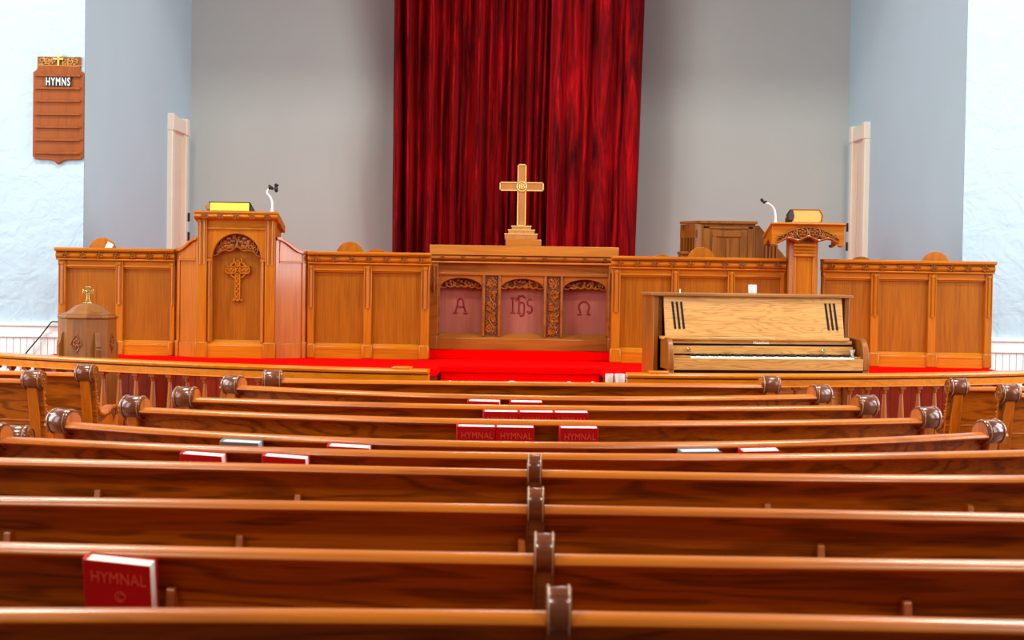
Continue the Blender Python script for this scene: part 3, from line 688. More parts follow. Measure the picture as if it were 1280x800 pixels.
# ------------------------------------------------------------------ lectern on a column
YL = 13.55
lx = lambda px, py=300: P(px, py, YL).x
lz = lambda py, px=1010: P(px, py, YL).z
lec = thing('lectern', 'oak column lectern with a carved vine apron carrying the thick old book', 'lectern', (lx(1007), YL, ZP))
x0, x1 = lx(964.8), lx(1055.6); zt, zl = lz(278.3), lz(281.8); zb = lz(304)
drop = .10
q = MB().prism_x([(YL-.03, zt), (YL-.035, zt-.012), (YL-.02, zl), (YL+.42, zl-drop), (YL+.44, zt-drop)], x0-.012, x1+.006); q.build('desk_top', 'oak_h', lec, bevel=.003)
cx, hw = (x0+x1)/2, (x1-x0)/2
lowc = lambda u: zb + .005 + (zl-zb)*.18*(1-abs(u))**.8 + .012*math.cos(u*PI*3)
poly = [(x0, zl), (x1, zl), (x1, zb-.02), (x1-.05, zb-.02), (x1-.05, zb+.006)] + [(cx+hw*.84*u/12, lowc(u/12)) for u in range(12, -13, -1)] + [(x0+.05, zb+.006), (x0+.05, zb-.012), (x0, zb-.012)]
ap = MB().prism_y(poly, YL, YL+.03).build('apron', 'oak_h', lec, bevel=.002)
pg = [(cx+hw*.84*u/14, zb+.03+(zl-zb-.045)*(1-(u/14)**2)) for u in range(-14, 15)] + [(cx+hw*.84*u/12, lowc(u/12)+.012) for u in range(12, -13, -1)]
MB().prism_y(pg, YL-.006, YL+.001).build('carving_ground', 'oak_deep', ap)
q = MB(); y = YL-.012
q.tube([(cx+hw*.86*u/16, y, zb+.03+(zl-zb-.045)*(1-(u/16)**2)) for u in range(-16, 17)], .006, 5)
q.tube([(cx+hw*.84*u/30, y-.002, lowc(u/30)+.012) for u in range(-30, 31)], .008, 5)
for sg in (-1, 1):
    r = .043; c0 = (cx+sg*.047, zb+.082)
    q.tube([(c0[0]+r*math.cos(2*PI*i/18), y, c0[1]+r*math.sin(2*PI*i/18)) for i in range(18)], .005, 5, True)
    for k in range(5): q.ball((c0[0]+r*.5*math.cos(k*1.257+.3), y, c0[1]+r*.5*math.sin(k*1.257+.3)), .014, .008, .010, 6, 4)
    q.ball((c0[0], y-.003, c0[1]), .010, .008, .010, 6, 4)
    for row in range(4):
        for k in range(6):
            gx = cx+sg*(.10+.016*k); gz = zb+.05+row*.014+.003*k*-1
            if gz < zb+.02+(zl-zb-.045)*(1-((gx-cx)/hw/.86)**2): q.ball((gx+(row % 2)*.007, y, gz), .008, .008, .008, 6, 4)
    spiral(q, cx+sg*.2, y, zb+.05, .022, 1.2, sg, .0045, 0)
    for k in range(6): q.ball((cx+sg*R.uniform(.09, .22), y-.002, zb+R.uniform(.04, .07)), .015, .007, .008, 6, 4, Matrix.Rotation(R.uniform(-1.2, 1.2), 3, 'Y'))
q.build('vine_carving', 'oak_carve', ap)
for xs in (x0, x1-.028):
    q = MB().prism_x([(YL+.03, zl-.008), (YL+.42, zl-drop), (YL+.42, zb-.02-.0), (YL+.30, zb+.0), (YL+.2, zb+.03), (YL+.1, zb+.0), (YL+.03, zb-.01)], xs, xs+.028); q.build('side_board', 'oak_h', lec, bevel=.002)
for xs in (x0+.03, x1-.03):
    for ys in (YL+.02, YL+.4): MB().lathe([(.012, zb-.028), (.02, zb-.02), (.02, zb-.008), (.012, zb-.004)], (xs, ys, 0), 10).build('drop_knob', 'oak_carve', lec)
# column
c0, c1 = lx(988.5, 340), lx(1025, 340); ch = (c1-c0)*.16; yc0, yc1 = YL+.07, YL+.07+(c1-c0)
oct_ = [(c0, yc0+ch), (c0+ch, yc0), (c1-ch, yc0), (c1, yc0+ch), (c1, yc1-ch), (c1-ch, yc1), (c0+ch, yc1), (c0, yc1-ch)]
zcap = lz(304.5)
MB().prism_z(oct_, ZP, zcap+.06).build('column', 'oak_v', lec, bevel=.003)
for e0, e1 in ((c0+ch-.008, c0+ch+.012), (c1-ch-.012, c1-ch+.008)): MB().box(e0, e1, yc0-.012, yc0+.01, ZP+.1, zcap).build('column_stile', 'oak_v', lec, bevel=.004)
q = MB()
for i, (za0, za1, ov) in enumerate(((.0, .025, .03), (.028, .05, .022), (.053, .075, .012), (.078, .1, .02))):
    q.box(c0+ch*.9-ov*.3, c1-ch*.9+ov*.3, yc0-.006-ov, yc0+.05, zcap-za1, zcap-za0)
q.build('capital', 'oak_h', lec, bevel=.006)
MB().box(c0-.002, c1+.002, yc0-.03, yc1+.01, ZP, ZP+.09).build('plinth', 'oak_h', lec, bevel=.01)

# ------------------------------------------------------------------ books and microphones on pulpit and lectern
def closed_book(name, label, c, w, d, h, tilt, cover, page, curl=0):
    r = thing(name, label, 'book', c, 0); M = Matrix.Rotation(tilt, 4, 'X')
    n = 8
    q = MB(); q.box(-w/2, w/2, .004, d-.012, .006, h-.006)
    if curl: q.prism_y([(-w/2, .006), (-w/2-.0, h-.006), (-w/2-.012, h*.6), (-w/2-.014, h*.3)], .004, d-.012)
    q.xform(M); q.build('page_block', page, r, local=True, bevel=.002)
    q = MB(); q.box(-w/2-.012, w/2+.01, 0, d, h-.006, h); q.box(-w/2-.012, w/2+.01, 0, d, 0, .006); q.box(-w/2-.012, w/2+.01, d-.012, d, .006, h-.006)
    q.xform(M); q.build('cover', cover, r, local=True, bevel=.003)
    return r
tp = math.atan2(.09, .44)
c = P(286, 263.2, Yp-.01)
b = closed_book('pulpit_bible', 'black book with bright gilt page edges lying on the pulpit', (c.x, Yp+.005, zd-.002), .30, .2, .075, -tp, 'leather', 'gold_edge')
# the thicker folded leather ends
q = MB().prism_y([(-.16, .012), (-.19, .035), (-.155, .062), (-.15, .03)], .0, .17).xform(Matrix.Rotation(-tp, 4, 'X')); q.build('cover_fold', 'tan_leather', b, local=True)
q = MB().prism_y([(.15, .075), (.155, .075), (.205, .0), (.15, .0)], .03, .19).xform(Matrix.Rotation(-tp, 4, 'X')); q.build('cover_flap', 'leather', b, local=True)
c = P(1008, 277.2, YL)
b = thing('lectern_bible', 'thick closed old book with tan covers and yellowed pages on the lectern', 'book', (c.x, YL+.01, zt-.004))
tl = math.atan2(drop, .47); M = Matrix.Rotation(-tl, 4, 'X'); w, h, d = .255, .112, .2
q = MB(); q.prism_y([(-w/2+.02, .008), (-w/2+.035, h*.5), (-w/2+.02, h-.008), (w/2-.02, h-.008), (w/2-.006, h*.62), (w/2-.006, h*.35), (w/2-.02, .008)], .006, d-.01); q.xform(M); q.build('page_block', 'old_page', b, local=True, bevel=.004)
q = MB(); q.prism_y([(-w/2, h-.008), (-w/2+.012, h), (w/2-.02, h), (w/2, h-.03), (w/2+.008, h*.5), (w/2+.002, .02), (w/2-.02, .0), (-w/2, 0), (-w/2, .008), (w/2-.022, .008), (w/2-.006, .03), (w/2-.002, h*.5), (w/2-.008, h-.035), (w/2-.024, h-.008)], 0, d); q.xform(M); q.build('cover', 'tan_leather', b, local=True, bevel=.002)
q = MB(); q.prism_y([(-w/2-.008, .03), (-w/2+.005, .018), (-w/2+.03, .02), (-w/2+.04, h*.5), (-w/2+.03, h-.012), (-w/2+.01, h-.008), (-w/2-.004, h*.7)], .001, d-.012); q.xform(M); q.build('spine', 'leather', b, local=True, bevel=.004)
def microphone(label, Y, pts, rad, head, base_z):
    wp = [P(px, py, Y) for px, py in pts]; wp[0].z = base_z
    r = thing('gooseneck_microphone', label, 'microphone', wp[0])
    q = MB().lathe([(.022, 0), (.022, .008), (.014, .014), (.011, .03)], wp[0], 14); q.build('base', 'mic_white', r)
    sm = []
    for i in range(len(wp)-1):
        p0, p1, p2, p3 = wp[max(i-1, 0)], wp[i], wp[i+1], wp[min(i+2, len(wp)-1)]
        for k in range(5):
            t = k/5; sm.append(.5*((2*p1)+(p2-p0)*t+(2*p0-5*p1+4*p2-p3)*t*t+(3*p1-p0-3*p2+p3)*t**3))
    sm.append(wp[-1]); q = MB().tube(sm, [rad*(1.25-.5*i/len(sm)) for i in range(len(sm))], 8); q.build('gooseneck', 'mic_white', r)
    q = MB()
    for (px, py, sx, sz, rot) in head: q.ball(P(px, py, Y), sx, .02, sz, 10, 7, Matrix.Rotation(rot, 3, 'Y'))
    q.tube([wp[-1], P(*head[0][:2], Y)], .009, 8)
    q.build('head', 'black', r)
microphone('white gooseneck microphone with black head standing on the pulpit', Yp+.08, [(340, 265), (340.5, 255), (338.5, 247.5), (333.8, 241), (336, 236)], .0085, [(338.6, 234.2, .026, .014, .7), (345, 236.5, .016, .026, -.2), (345.5, 231.5, .018, .014, .2)], zd-.012)
microphone('silver gooseneck microphone bent sideways on the lectern beside the thick book', YL+.06, [(969.4, 277.5), (968.8, 266), (966, 259), (961, 254.8), (956, 254)], .0075, [(953.5, 251.5, .024, .010, .6), (952.5, 249.3, .012, .008, .6), (957, 252, .012, .007, -.2)], zt-.016)

# ------------------------------------------------------------------ chairs behind the screen
def chair(label, px, ptop, top_z, tagged=False, dark=False, Y=13.97):
    p = P(px, ptop, Y); h = p.z-ZP
    r = thing('choir_chair', label, 'chair', (p.x, Y, ZP), 0, 'round-topped choir chairs')
    ra = .112
    mat = 'chair' if not dark else 'piano_v'
    poly = [(-ra, h*.5)] + [(ra*math.cos(PI-PI*i/18), h-ra+ra*math.sin(PI*i/18)) for i in range(19)] + [(ra, h*.5)] + [(.09, h*.46), (-.09, h*.46)]
    MB().prism_y(poly, -.011, .011).build('backrest', mat, r, local=True, bevel=.003)
    MB().box(-.17, .17, -.0, .38, h*.43, h*.47).build('seat', mat, r, local=True, bevel=.008)
    for sx in (-.145, .145):
        for sy in (.03, .35): MB().lathe([(.014, 0), (.02, .2), (.016, .24), (.022, h*.43)], (sx, sy, 0), 10).build('leg', mat, r, local=True)
    if tagged:
        q = MB().box(-.026, .026, -.0135, -.0115, -.034, .034); q.xform(Matrix.Translation((.052, 0, h-.072)) @ Matrix.Rotation(.5, 4, 'Y')); tag(q.build('paper_tag', 'paper', r, local=True), 'white paper tag')
    return r
chair('round-topped wooden chair back with a white paper tag', 128.5, 297, 1.752, True)
chair('tallest plain round chair back between the pulpit and the red curtain', 438, 302, 1.746)
chair('low sliver of round chair back just outside the red curtain, beside the taller one', 471, 311, 1.694, Y=14.44)
chair('low sliver of round chair back between the curtain and the wooden cabinet', 828, 318, 1.688, Y=14.44)
chair('round-topped wooden chair back in front of the wooden cabinet', 876.5, 309, 1.744)
chair('dark round chair back in front of the doorway beside the lectern', 1076.5, 320.5, 1.702, False, True)
chair('round-topped wooden chair back beyond the lectern, nearest the pale blue wall', 1169.5, 314.5, 1.746)

# ------------------------------------------------------------------ organ console behind the screen
YO = 15.6
kx = lambda px, py=300: P(px, py, YO).x
kz = lambda py, px=910: P(px, py, YO).z
zt2 = kz(276.2)
con = thing('organ_console', 'oak organ console with panelled back standing behind the choir screen', 'organ console', (kx(910), YO, ZP))
x0, x1 = kx(876), kx(943.5)
MB().box(x0, x1, YO, YO+.5, ZP, zt2-.02).build('case', 'console', con, bevel=.003)
MB().prism_z([(x0-.01, YO-.03), (x1+.02, YO-.03), (x1+.02, YO+.55), (x0-.02, YO+.55), (x0-.15, YO+.42)], zt2-.025, zt2).build('lid', 'console', con, bevel=.004)
q = MB()
zf = zt2-.05
for a, b, c_, d_ in ((x0+.02, x1-.02, kz(286), zf), (x0+.02, x0+.075, ZP, zf), (x1-.06, x1-.02, ZP, zf), (x0+.1, x1-.075, kz(296), kz(289)), (x0+.1, x0+.14, ZP, kz(296)), (x1-.13, x1-.075, ZP, kz(296)), ((x0+x1)/2-.012, (x0+x1)/2+.012, ZP, kz(299))):
    q.box(a, b, YO-.012, YO, c_, d_)
q.build('back_frame', 'console', con, bevel=.003)
# canted left end with narrow slats
xl0 = kx(858.7)
M = Matrix.Translation((x0, YO, 0)) @ Matrix.Rotation(math.atan2(.42, xl0*1.02-x0), 4, 'Z')
Ls = math.hypot(xl0*1.02-x0, .42)
q = MB().prism_z([(0, 0), (0, .03), (Ls, .03), (Ls, 0)], ZP, zt2-.03); q.xform(M); q.build('side_panel', 'console', con)
q = MB()
for i in range(4): q.box(Ls*(.15+.2*i), Ls*(.22+.2*i), .03, .05, ZP, kz(298))
q.box(0, Ls, .03, .05, kz(298), kz(288)); q.box(0, .03, .03, .055, ZP, zt2-.03); q.box(Ls-.03, Ls, .03, .055, ZP, zt2-.03)
q.xform(M); q.build('side_slats', 'console', con)
# sloping cheek on the other end
q = MB().prism_x([(YO+.02, ZP), (YO+.02, zt2-.03), (YO+.1, zt2-.03), (YO+.55, zt2-.4), (YO+1.1, zt2-.5), (YO+1.1, ZP)], x1+.02, x1+.05); 
q = MB().prism_y([(x1, ZP), (x1, kz(281)), (kx(950.5), kz(281)), (kx(985), kz(321)), (kx(985), ZP)], YO+.1, YO+.14); q.build('cheek', 'console', con, bevel=.003)
for a in (958.5, 963, 967.5, 972): MB().box(kx(a), kx(a)+.016, YO+.08, YO+.1, ZP, kz(306)).build('cheek_slat', 'console', con)
q = MB().box(kx(852), kx(862.5), YO+.05, YO+.4, kz(318.5), kz(315)); q.box(kx(853), kx(861.5), YO+.07, YO+.38, ZP, kz(318.5)); q.build('side_bracket', 'console', con, bevel=.004)

# ------------------------------------------------------------------ piano
YK = 11.98; TH = math.radians(8.5)
pc = P(945, 430, YK)
pia = thing('piano', 'light oak upright piano with open keyboard and black grille slots', 'piano', (pc.x, YK, ZC), TH)
S = 178.0
Wd = 1.425; hw = Wd/2
def zz(py): return P(951, py, YK-.12).z - ZC
ztop, zlow = P(951, 367.5, YK).z-ZC, 0
y_c, y_b = -.02, .30                                   # case front, back; keyboard reaches out to -.29
kf = -.27
L = dict(local=True)
zsh = zz(421.5)                                        # music shelf
for sx in (-1, 1):
    a, b = (-hw, -hw+.03) if sx < 0 else (hw-.03-.06, hw-.06)
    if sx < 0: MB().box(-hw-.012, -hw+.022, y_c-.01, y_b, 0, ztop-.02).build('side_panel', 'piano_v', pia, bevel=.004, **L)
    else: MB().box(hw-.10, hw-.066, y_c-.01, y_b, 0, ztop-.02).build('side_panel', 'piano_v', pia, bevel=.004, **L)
MB().box(-hw-.03, hw-.05, y_c-.04, y_b+.01, ztop-.02, ztop).build('lid', 'piano_d', pia, bevel=.004, **L)
# slanted upper panel
xpl, xpr = -hw+.055, hw-.125
yt, yb2 = y_c-.0, y_c-.085
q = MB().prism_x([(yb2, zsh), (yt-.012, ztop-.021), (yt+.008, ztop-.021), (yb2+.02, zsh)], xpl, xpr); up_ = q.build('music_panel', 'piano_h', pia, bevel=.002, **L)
for base, sg in ((xpl+.05, 1), (xpr-.125, 1)):
    for k in range(3):
        q = MB()
        xx = base + k*.03; z0_, z1_ = zsh+.05, ztop-.058
        sl = lambda z: yb2 + (yt-.012-yb2)*(z-zsh)/(ztop-.02-zsh) - .002
        q.prism([(xx+.012, z0_), (xx+.027, z0_), (xx+.015, z1_), (xx, z1_)], lambda a, b, w: (a, sl(b)+w, b), 0, .004)
        q.build('grille_slot', 'slot', up_, **L)
for a, b in ((-hw+.022, xpl), (xpr, hw-.1)): MB().box(a, b, y_c+.02, y_c+.04, zsh-.01, ztop-.02).build('filler_panel', 'piano_d', pia, **L)
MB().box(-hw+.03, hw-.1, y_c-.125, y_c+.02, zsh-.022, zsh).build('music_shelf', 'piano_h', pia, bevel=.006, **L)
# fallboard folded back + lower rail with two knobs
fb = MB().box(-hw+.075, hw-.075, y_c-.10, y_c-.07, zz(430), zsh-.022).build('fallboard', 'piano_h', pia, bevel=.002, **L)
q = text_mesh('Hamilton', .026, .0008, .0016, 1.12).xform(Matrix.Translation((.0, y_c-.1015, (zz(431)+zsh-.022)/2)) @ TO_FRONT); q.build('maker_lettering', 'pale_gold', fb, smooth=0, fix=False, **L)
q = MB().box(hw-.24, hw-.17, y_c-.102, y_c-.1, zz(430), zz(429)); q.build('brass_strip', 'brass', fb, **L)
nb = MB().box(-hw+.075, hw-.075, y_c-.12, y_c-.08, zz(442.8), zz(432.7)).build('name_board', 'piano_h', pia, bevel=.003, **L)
for kx_ in (-hw+.205, hw-.285):
    q = MB().lathe([(.006, 0), (.006, .012), (.014, .016), (.016, .024), (.010, .032)], (0, 0, 0), 14).xform(Matrix.Translation((kx_, y_c-.12, zz(437.5))) @ Matrix.Rotation(PI/2, 4, 'X')); q.build('knob', 'brass', nb, **L)
MB().box(-hw+.075, hw-.075, y_c-.09, y_c, zz(463), zsh).build('action_case', 'slot', pia, **L)
# keys
kx0, kx1 = -hw+.195, hw-.1
zk = zz(445.2)
nk = 52; wk = (kx1-kx0)/nk
q = MB()
for i in range(nk): q.box(kx0+wk*i+.0006, kx0+wk*(i+1)-.0006, kf+.02, y_c-.1, zk-.022, zk)
wkeys = q.build('white_keys', 'ivory', pia, bevel=.0015, **L); tag(wkeys, 'row of white piano keys', kind='stuff')
q = MB()
for i in range(1, nk):
    if (i % 7) in (1, 2, 4, 5, 6): q.box(kx0+wk*i-.006, kx0+wk*i+.006, kf+.07, y_c-.1, zk, zk+.012)
tag(q.build('black_keys', 'black', pia, bevel=.002, **L), 'row of black piano keys', kind='stuff')
for a, b in ((-hw+.075, kx0-.004), (kx1+.004, hw-.045)): MB().box(a, b, kf+.02, y_c-.1, zk-.03, zk+.004).build('key_block', 'piano_d', pia, bevel=.004, **L)
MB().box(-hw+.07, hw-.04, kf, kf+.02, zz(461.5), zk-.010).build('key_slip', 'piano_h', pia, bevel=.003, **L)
MB().box(-hw+.07, hw-.04, kf+.02, y_c, zz(465), zk-.03).build('key_bed', 'slot', pia, **L)
# arms (cheeks) with rounded front top
za0 = zz(461.5); za1 = zsh-.004
def cheek(xa_, xb_):
    pts = [(y_c+.0, za0), (y_c+.0, za1)] + [(kf+.04+.10*math.cos(PI/2+PI/2*i/8)+.06, za1-.12+.12*math.sin(PI/2+PI/2*i/8)) for i in range(9)] + [(kf-.004, za1-.14), (kf-.004, za0)]
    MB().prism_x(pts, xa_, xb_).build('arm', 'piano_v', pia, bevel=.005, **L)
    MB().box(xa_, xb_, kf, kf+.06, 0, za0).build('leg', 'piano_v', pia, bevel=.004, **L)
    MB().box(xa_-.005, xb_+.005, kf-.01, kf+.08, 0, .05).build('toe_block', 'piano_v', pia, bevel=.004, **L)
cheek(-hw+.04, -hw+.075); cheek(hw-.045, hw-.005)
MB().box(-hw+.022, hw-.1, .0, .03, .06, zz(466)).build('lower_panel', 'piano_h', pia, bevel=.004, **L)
for i in (-1, 0, 1): MB().box(i*.08-.012, i*.08+.012, -.16, .0, .062, .074).build('pedal', 'brass', pia, bevel=.003, **L)
MB().box(-hw+.022, hw-.1, y_b-.02, y_b-.005, .05, ztop-.03).build('back_board', 'piano_d', pia, **L)
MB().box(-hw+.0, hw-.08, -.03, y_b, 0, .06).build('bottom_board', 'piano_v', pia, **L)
bpy.context.view_layer.update()
def on_piano(px, py, ylocal):
    p = P(px, py, YK); M = pia.matrix_world
    # point on the lid under that pixel column
    l = M.inverted() @ p; return M @ Vector((l.x, ylocal, ztop))
c = on_piano(945.5, 368, .1)
r = thing('glass_jar', 'small glass jar with a white candle standing on the piano lid', 'jar', c)
MB().lathe([(.026, 0), (.03, .004), (.03, .058), (.027, .062), (.024, .058), (.024, .008)], (0,0,0), 18).build('glass_body', 'glass', r, local=True)
MB().lathe([(.019, .009), (.019, .022), (.006, .024)], (0,0,0), 14).build('candle', 'milk', r, local=True)
c = on_piano(852, 367, .12)
o = MB().lathe([(.0045, 0), (.0045, .022), (.003, .024)], c, 10).build('candle_stub', 'milk'); tag(o, 'tiny white candle stub on the piano lid, apart from the glass jar', 'candle')
M = pia.matrix_world
c = M @ Vector(((kx1+hw-.045)/2-.015, y_c-.15, zk+.0045))
o = MB().lathe([(.011, 0), (.010, .004), (.012, .02), (.021, .046), (.019, .046), (.010, .022), (.004, .01)], c, 14).build('small_cup', 'glass'); tag(o, 'small clear cup standing at the end of the piano keyboard', 'cup')
import numpy as np
# ------------------------------------------------------------------ plan curves from the rail tops
class Curve:
    def __init__(s, pix, z, pl, pr, deg=2, n=28):
        w = [PZ(px, py, z) for px, py in pix]
        s.c = np.polyfit([p.x for p in w], [p.y for p in w], deg); s.d = np.polyder(s.c); s.z = z
        s.x0, s.x1, s.n = s.solve(pl), s.solve(pr), n
    def y(s, x): return float(np.polyval(s.c, x))
    def t(s, x):
        v = Vector((1, float(np.polyval(s.d, x)))); return v.normalized()
    def solve(s, px):
        x = 0
        for _ in range(30):
            y = s.y(x); zz_ = s.z
            # column px meets the curve at this depth
            py = 500
            for _ in range(4):
                r = ray(px, py); py += (EYE + r.z*y/r.y - zz_) * F / y
            x = r.x*y/r.y
        return x
    def path(s, x0=None, x1=None, n=None):
        x0 = s.x0 if x0 is None else x0; x1 = s.x1 if x1 is None else x1; n = n or s.n
        o = []
        for i in range(n+1):
            x = x0 + (x1-x0)*i/n; t = s.t(x); o.append(((x, s.y(x)), (-t.y, t.x)))
        return o
    def frame(s, x):
        t = s.t(x); return Matrix(((t.x, -t.y, 0, x), (t.y, t.x, 0, s.y(x)), (0, 0, 1, 0), (0, 0, 0, 1)))

# ------------------------------------------------------------------ communion rail
ZR = .90
rail_l = Curve([(0, 441), (160, 449.6), (300, 455.2), (535, 461.5)], ZR, -130, 536)
rail_r = Curve([(785, 466), (1040, 467.2), (1160, 466.2), (1280, 463.5)], ZR, 783.5, 1400)
front = [( c_[0][0] - c_[1][0]*.14, c_[0][1] - c_[1][1]*.14) for c_ in rail_l.path(n=10)] + [(c_[0][0] - c_[1][0]*.14, c_[0][1] - c_[1][1]*.14) for c_ in rail_r.path(n=10)]
o = MB().prism_z(front + [(rail_r.x1, 12.5), (rail_l.x0, 12.5)], 0, ZC); struct(o.build('floor_chancel_step', 'carpet', smooth=0, bevel=.01))
def communion_rail(cv, label, inner):
    xm = (cv.x0+cv.x1)/2
    r = thing('communion_rail', label, 'communion rail', (xm, cv.y(xm), ZC), 0, 'oak communion rails')
    top = [(-.075, ZR-.012), (-.07, ZR-.002), (-.05, ZR), (.05, ZR), (.07, ZR-.002), (.075, ZR-.012), (.07, ZR-.026), (-.07, ZR-.026)]
    MB().sweep(top, cv.path()).build('handrail', 'rail_oak', r)
    MB().sweep([(-.052, ZR-.026), (.048, ZR-.026), (.048, ZR-.036), (-.048, ZR-.036)], cv.path()).build('cove', 'oak_deep', r)
    MB().sweep([(-.058, ZR-.036), (.058, ZR-.036), (.058, ZR-.075), (.064, ZR-.082), (-.064, ZR-.082), (-.058, ZR-.075)], cv.path()).build('apron', 'rail_oak', r)
    MB().sweep([(-.05, ZC), (.05, ZC), (.05, ZC+.05), (-.05, ZC+.05)], cv.path()).build('bottom_rail', 'rail_oak', r)
    xe = cv.x1 - .06 if inner == 'R' else cv.x0 + .06
    M = cv.frame(xe)
    q = MB().box(-.05, .05, -.05, .05, ZC, ZR-.03); q.box(-.062, .062, -.062, .062, ZC, ZC+.1); q.xform(M); q.build('end_post', 'rail_oak', r, bevel=.006)
    M2 = cv.frame(xe - .11 if inner == 'R' else xe + .14)
    MB().box(-.06, .06, -.055, .055, ZR, ZR+.014).xform(M2).build('cap_plate', 'rail_oak', r, bevel=.004)
    prof = [(.026, ZC+.05), (.026, ZC+.13), (.017, ZC+.135), (.022, ZC+.15), (.022, ZC+.16), (.015, ZC+.17), (.028, ZC+.22), (.0285, ZC+.26), (.024, ZC+.32), (.013, ZR-.16), (.0115, ZR-.135), (.017, ZR-.128), (.0185, ZR-.122), (.014, ZR-.116), (.020, ZR-.108), (.021, ZR-.104)]
    def bal(x):
        M = cv.frame(x); q = MB().lathe(prof, (0, 0, 0), 10); q.box(-.0225, .0225, -.0225, .0225, ZR-.105, ZR-.081); q.xform(M)
        q.build('baluster', 'baluster', r, smooth=30)
    step_ = .121; a, b = cv.x0 + .12, cv.x1 - .12
    # spacing follows the first visible baluster
    k = int((b-a)/step_)
    for i in range(k+1): bal(a + (b-a)*i/k)
communion_rail(rail_l, 'curved oak communion rail running past the font with the small cross on top', 'R')
communion_rail(rail_r, 'curved oak communion rail in front of the piano', 'L')

# ------------------------------------------------------------------ baptismal font
YF = 12.36
fx = lambda px, py=400: P(px, py, YF).x
fz_ = lambda py, px=110: P(px, py, YF).z
fc = fx(110); fr_ = (fx(145)-fx(75))/2
fon = thing('baptismal_font', 'eight-sided oak font with pointed lid and small brass cross', 'font', (fc, YF, ZC))
rt0 = PI/2*0 + PI/2 - PI/4*0 + math.radians(-90) + math.radians(0)
rt0 = math.radians(-79)
zb1 = fz_(398)
rin = fr_*1.0
MB().lathe([(rin, 0+ZC+.06), (rin, zb1)], (fc, YF, 0), 8, rt0).build('body', 'font', fon, smooth=0, bevel=.003)
MB().lathe([(rin+.02, ZC), (rin+.02, ZC+.05), (rin+.015, ZC+.075)], (fc, YF, 0), 8, rt0).build('plinth', 'font', fon, smooth=0, bevel=.004)
prof = [(rin+.002, zb1), (rin+.012, zb1+.006), (rin+.012, zb1+.018), (rin-.004, zb1+.024), (rin-.004, zb1+.034), (rin*.90, zb1+.036), (rin*.76, zb1+.043), (rin*.65, zb1+.056), (rin*.55, zb1+.074), (rin*.45, zb1+.089), (rin*.30, zb1+.100), (rin*.12, zb1+.106), (rin*.08, zb1+.118)]
lid = MB().lathe(prof, (fc, YF, 0), 8, rt0).build('lid', 'font', fon, smooth=0, bevel=.002)
zt0 = fz_(377.5); zt1 = fz_(357)
q = MB(); cz_ = zt0 + (zt1-zt0)*.62; arm = .036
for a in range(4):
    M = Matrix.Translation((fc, YF, cz_)) @ Matrix.Rotation(a*PI/2, 4, 'Y')
    ln = arm if a != 2 else (cz_-zt0)+.006
    t_ = MB().prism_y([(-.008, 0), (-.008, ln*.6), (-.021, ln), (.021, ln), (.008, ln*.6), (.008, 0)], -.009, .009); t_.xform(M); q.add(t_.v, t_.f)
q.box(fc-.03, fc+.03, YF-.02, YF+.02, zt0-.016, zt0-.004); q.build('lid_cross', 'brass', lid, bevel=.002)
ap_ = rin*math.cos(PI/8)
for k in range(8):
    a = rt0 + PI/8 + k*PI/4
    M = Matrix.Translation((fc, YF, 0)) @ Matrix.Rotation(a + PI/2, 4, 'Z')      # local -y points outwards
    if k % 2 == 1:
        q = MB(); zc = fz_(428)
        pts = []
        for i in range(40):
            t = 2*PI*i/40; rr_ = .032 + .011*abs(math.cos(2*t)); pts.append((rr_*.82*math.sin(t), zc + rr_*1.25*math.cos(t)))
        q.prism_y(pts, -ap_-.002, -ap_+.002); q.xform(M); g = q.build('quatrefoil_ground', 'oak_deep', fon)
        q = MB()
        q.tube([(x, -ap_-.003, z) for x, z in pts], .0035, 5, True)
        spiral(q, 0, -ap_-.004, zc, .024, 1.3, 1, .004, .5)
        for j in range(6): q.ball((.018*math.cos(j*1.05+.4), -ap_-.004, zc + .026*math.sin(j*1.05+.4)), .008, .006, .011, 6, 4)
        for sg in (-1, 1): q.ball((sg*.042, -ap_-.002, zc-.005), .007, .005, .006, 6, 4); q.ball((0, -ap_-.002, zc+sg*.062), .005, .005, .008, 6, 4)
        q.xform(M); q.build('quatrefoil_carving', 'oak_carve', g)
    else:
        z1, z0 = fz_(414.5), ZC+.075
        q = MB().prism([(0, z1+.004), (-.012, z1), (-.022, z1-.03), (-.026, z1-.055), (-.038, z1-.085), (-.041, z1-.1), (-.036, z1-.108), (-.041, z1-.118), (-.038, z1-.13), (-.038, z0), (0, z0)], lambda u, v, w: (w, -ap_+.004+u, v), -.018, .018)
        q.xform(M); q.build('buttress', 'font', fon, bevel=.002)

# ------------------------------------------------------------------ pews
ZTOPR = .88
RAILP = [(-.034, .853), (-.041, .861), (-.037, .872), (-.022, .879), (0, .882), (.020, .879), (.032, .869), (.035, .861), (.030, .853)]
BACKP = [(-.004, .85), (.014, .85), (.108, .40), (.088, .40)]
BACKP = [(.006, .858), (.024, .858), (.062, .645), (.108, .40), (.088, .40), (.0435, .637), (.0385, .640), (.0435, .648)]
SEATP = [(.085, .43), (.42, .442), (.445, .436), (.45, .42), (.44, .405), (.09, .398)]
def profile_end(dz=0):
    back = [(-.022, .842), (-.012, .80), (.03, .60), (.07, .40), (.085, .25), (.082, .10), (.075, 0)]
    frnt = [(.46, 0), (.462, .10), (.445, .22), (.44, .40), (.46, .52), (.478, .585), (.468, .632), (.44, .655), (.38, .650), (.30, .628), (.225, .618), (.165, .632), (.12, .672), (.09, .73), (.066, .79), (.048, .845)]
    return [(a, b) for a, b in back], [(a, b) for a, b in frnt]
EB, EF = profile_end()
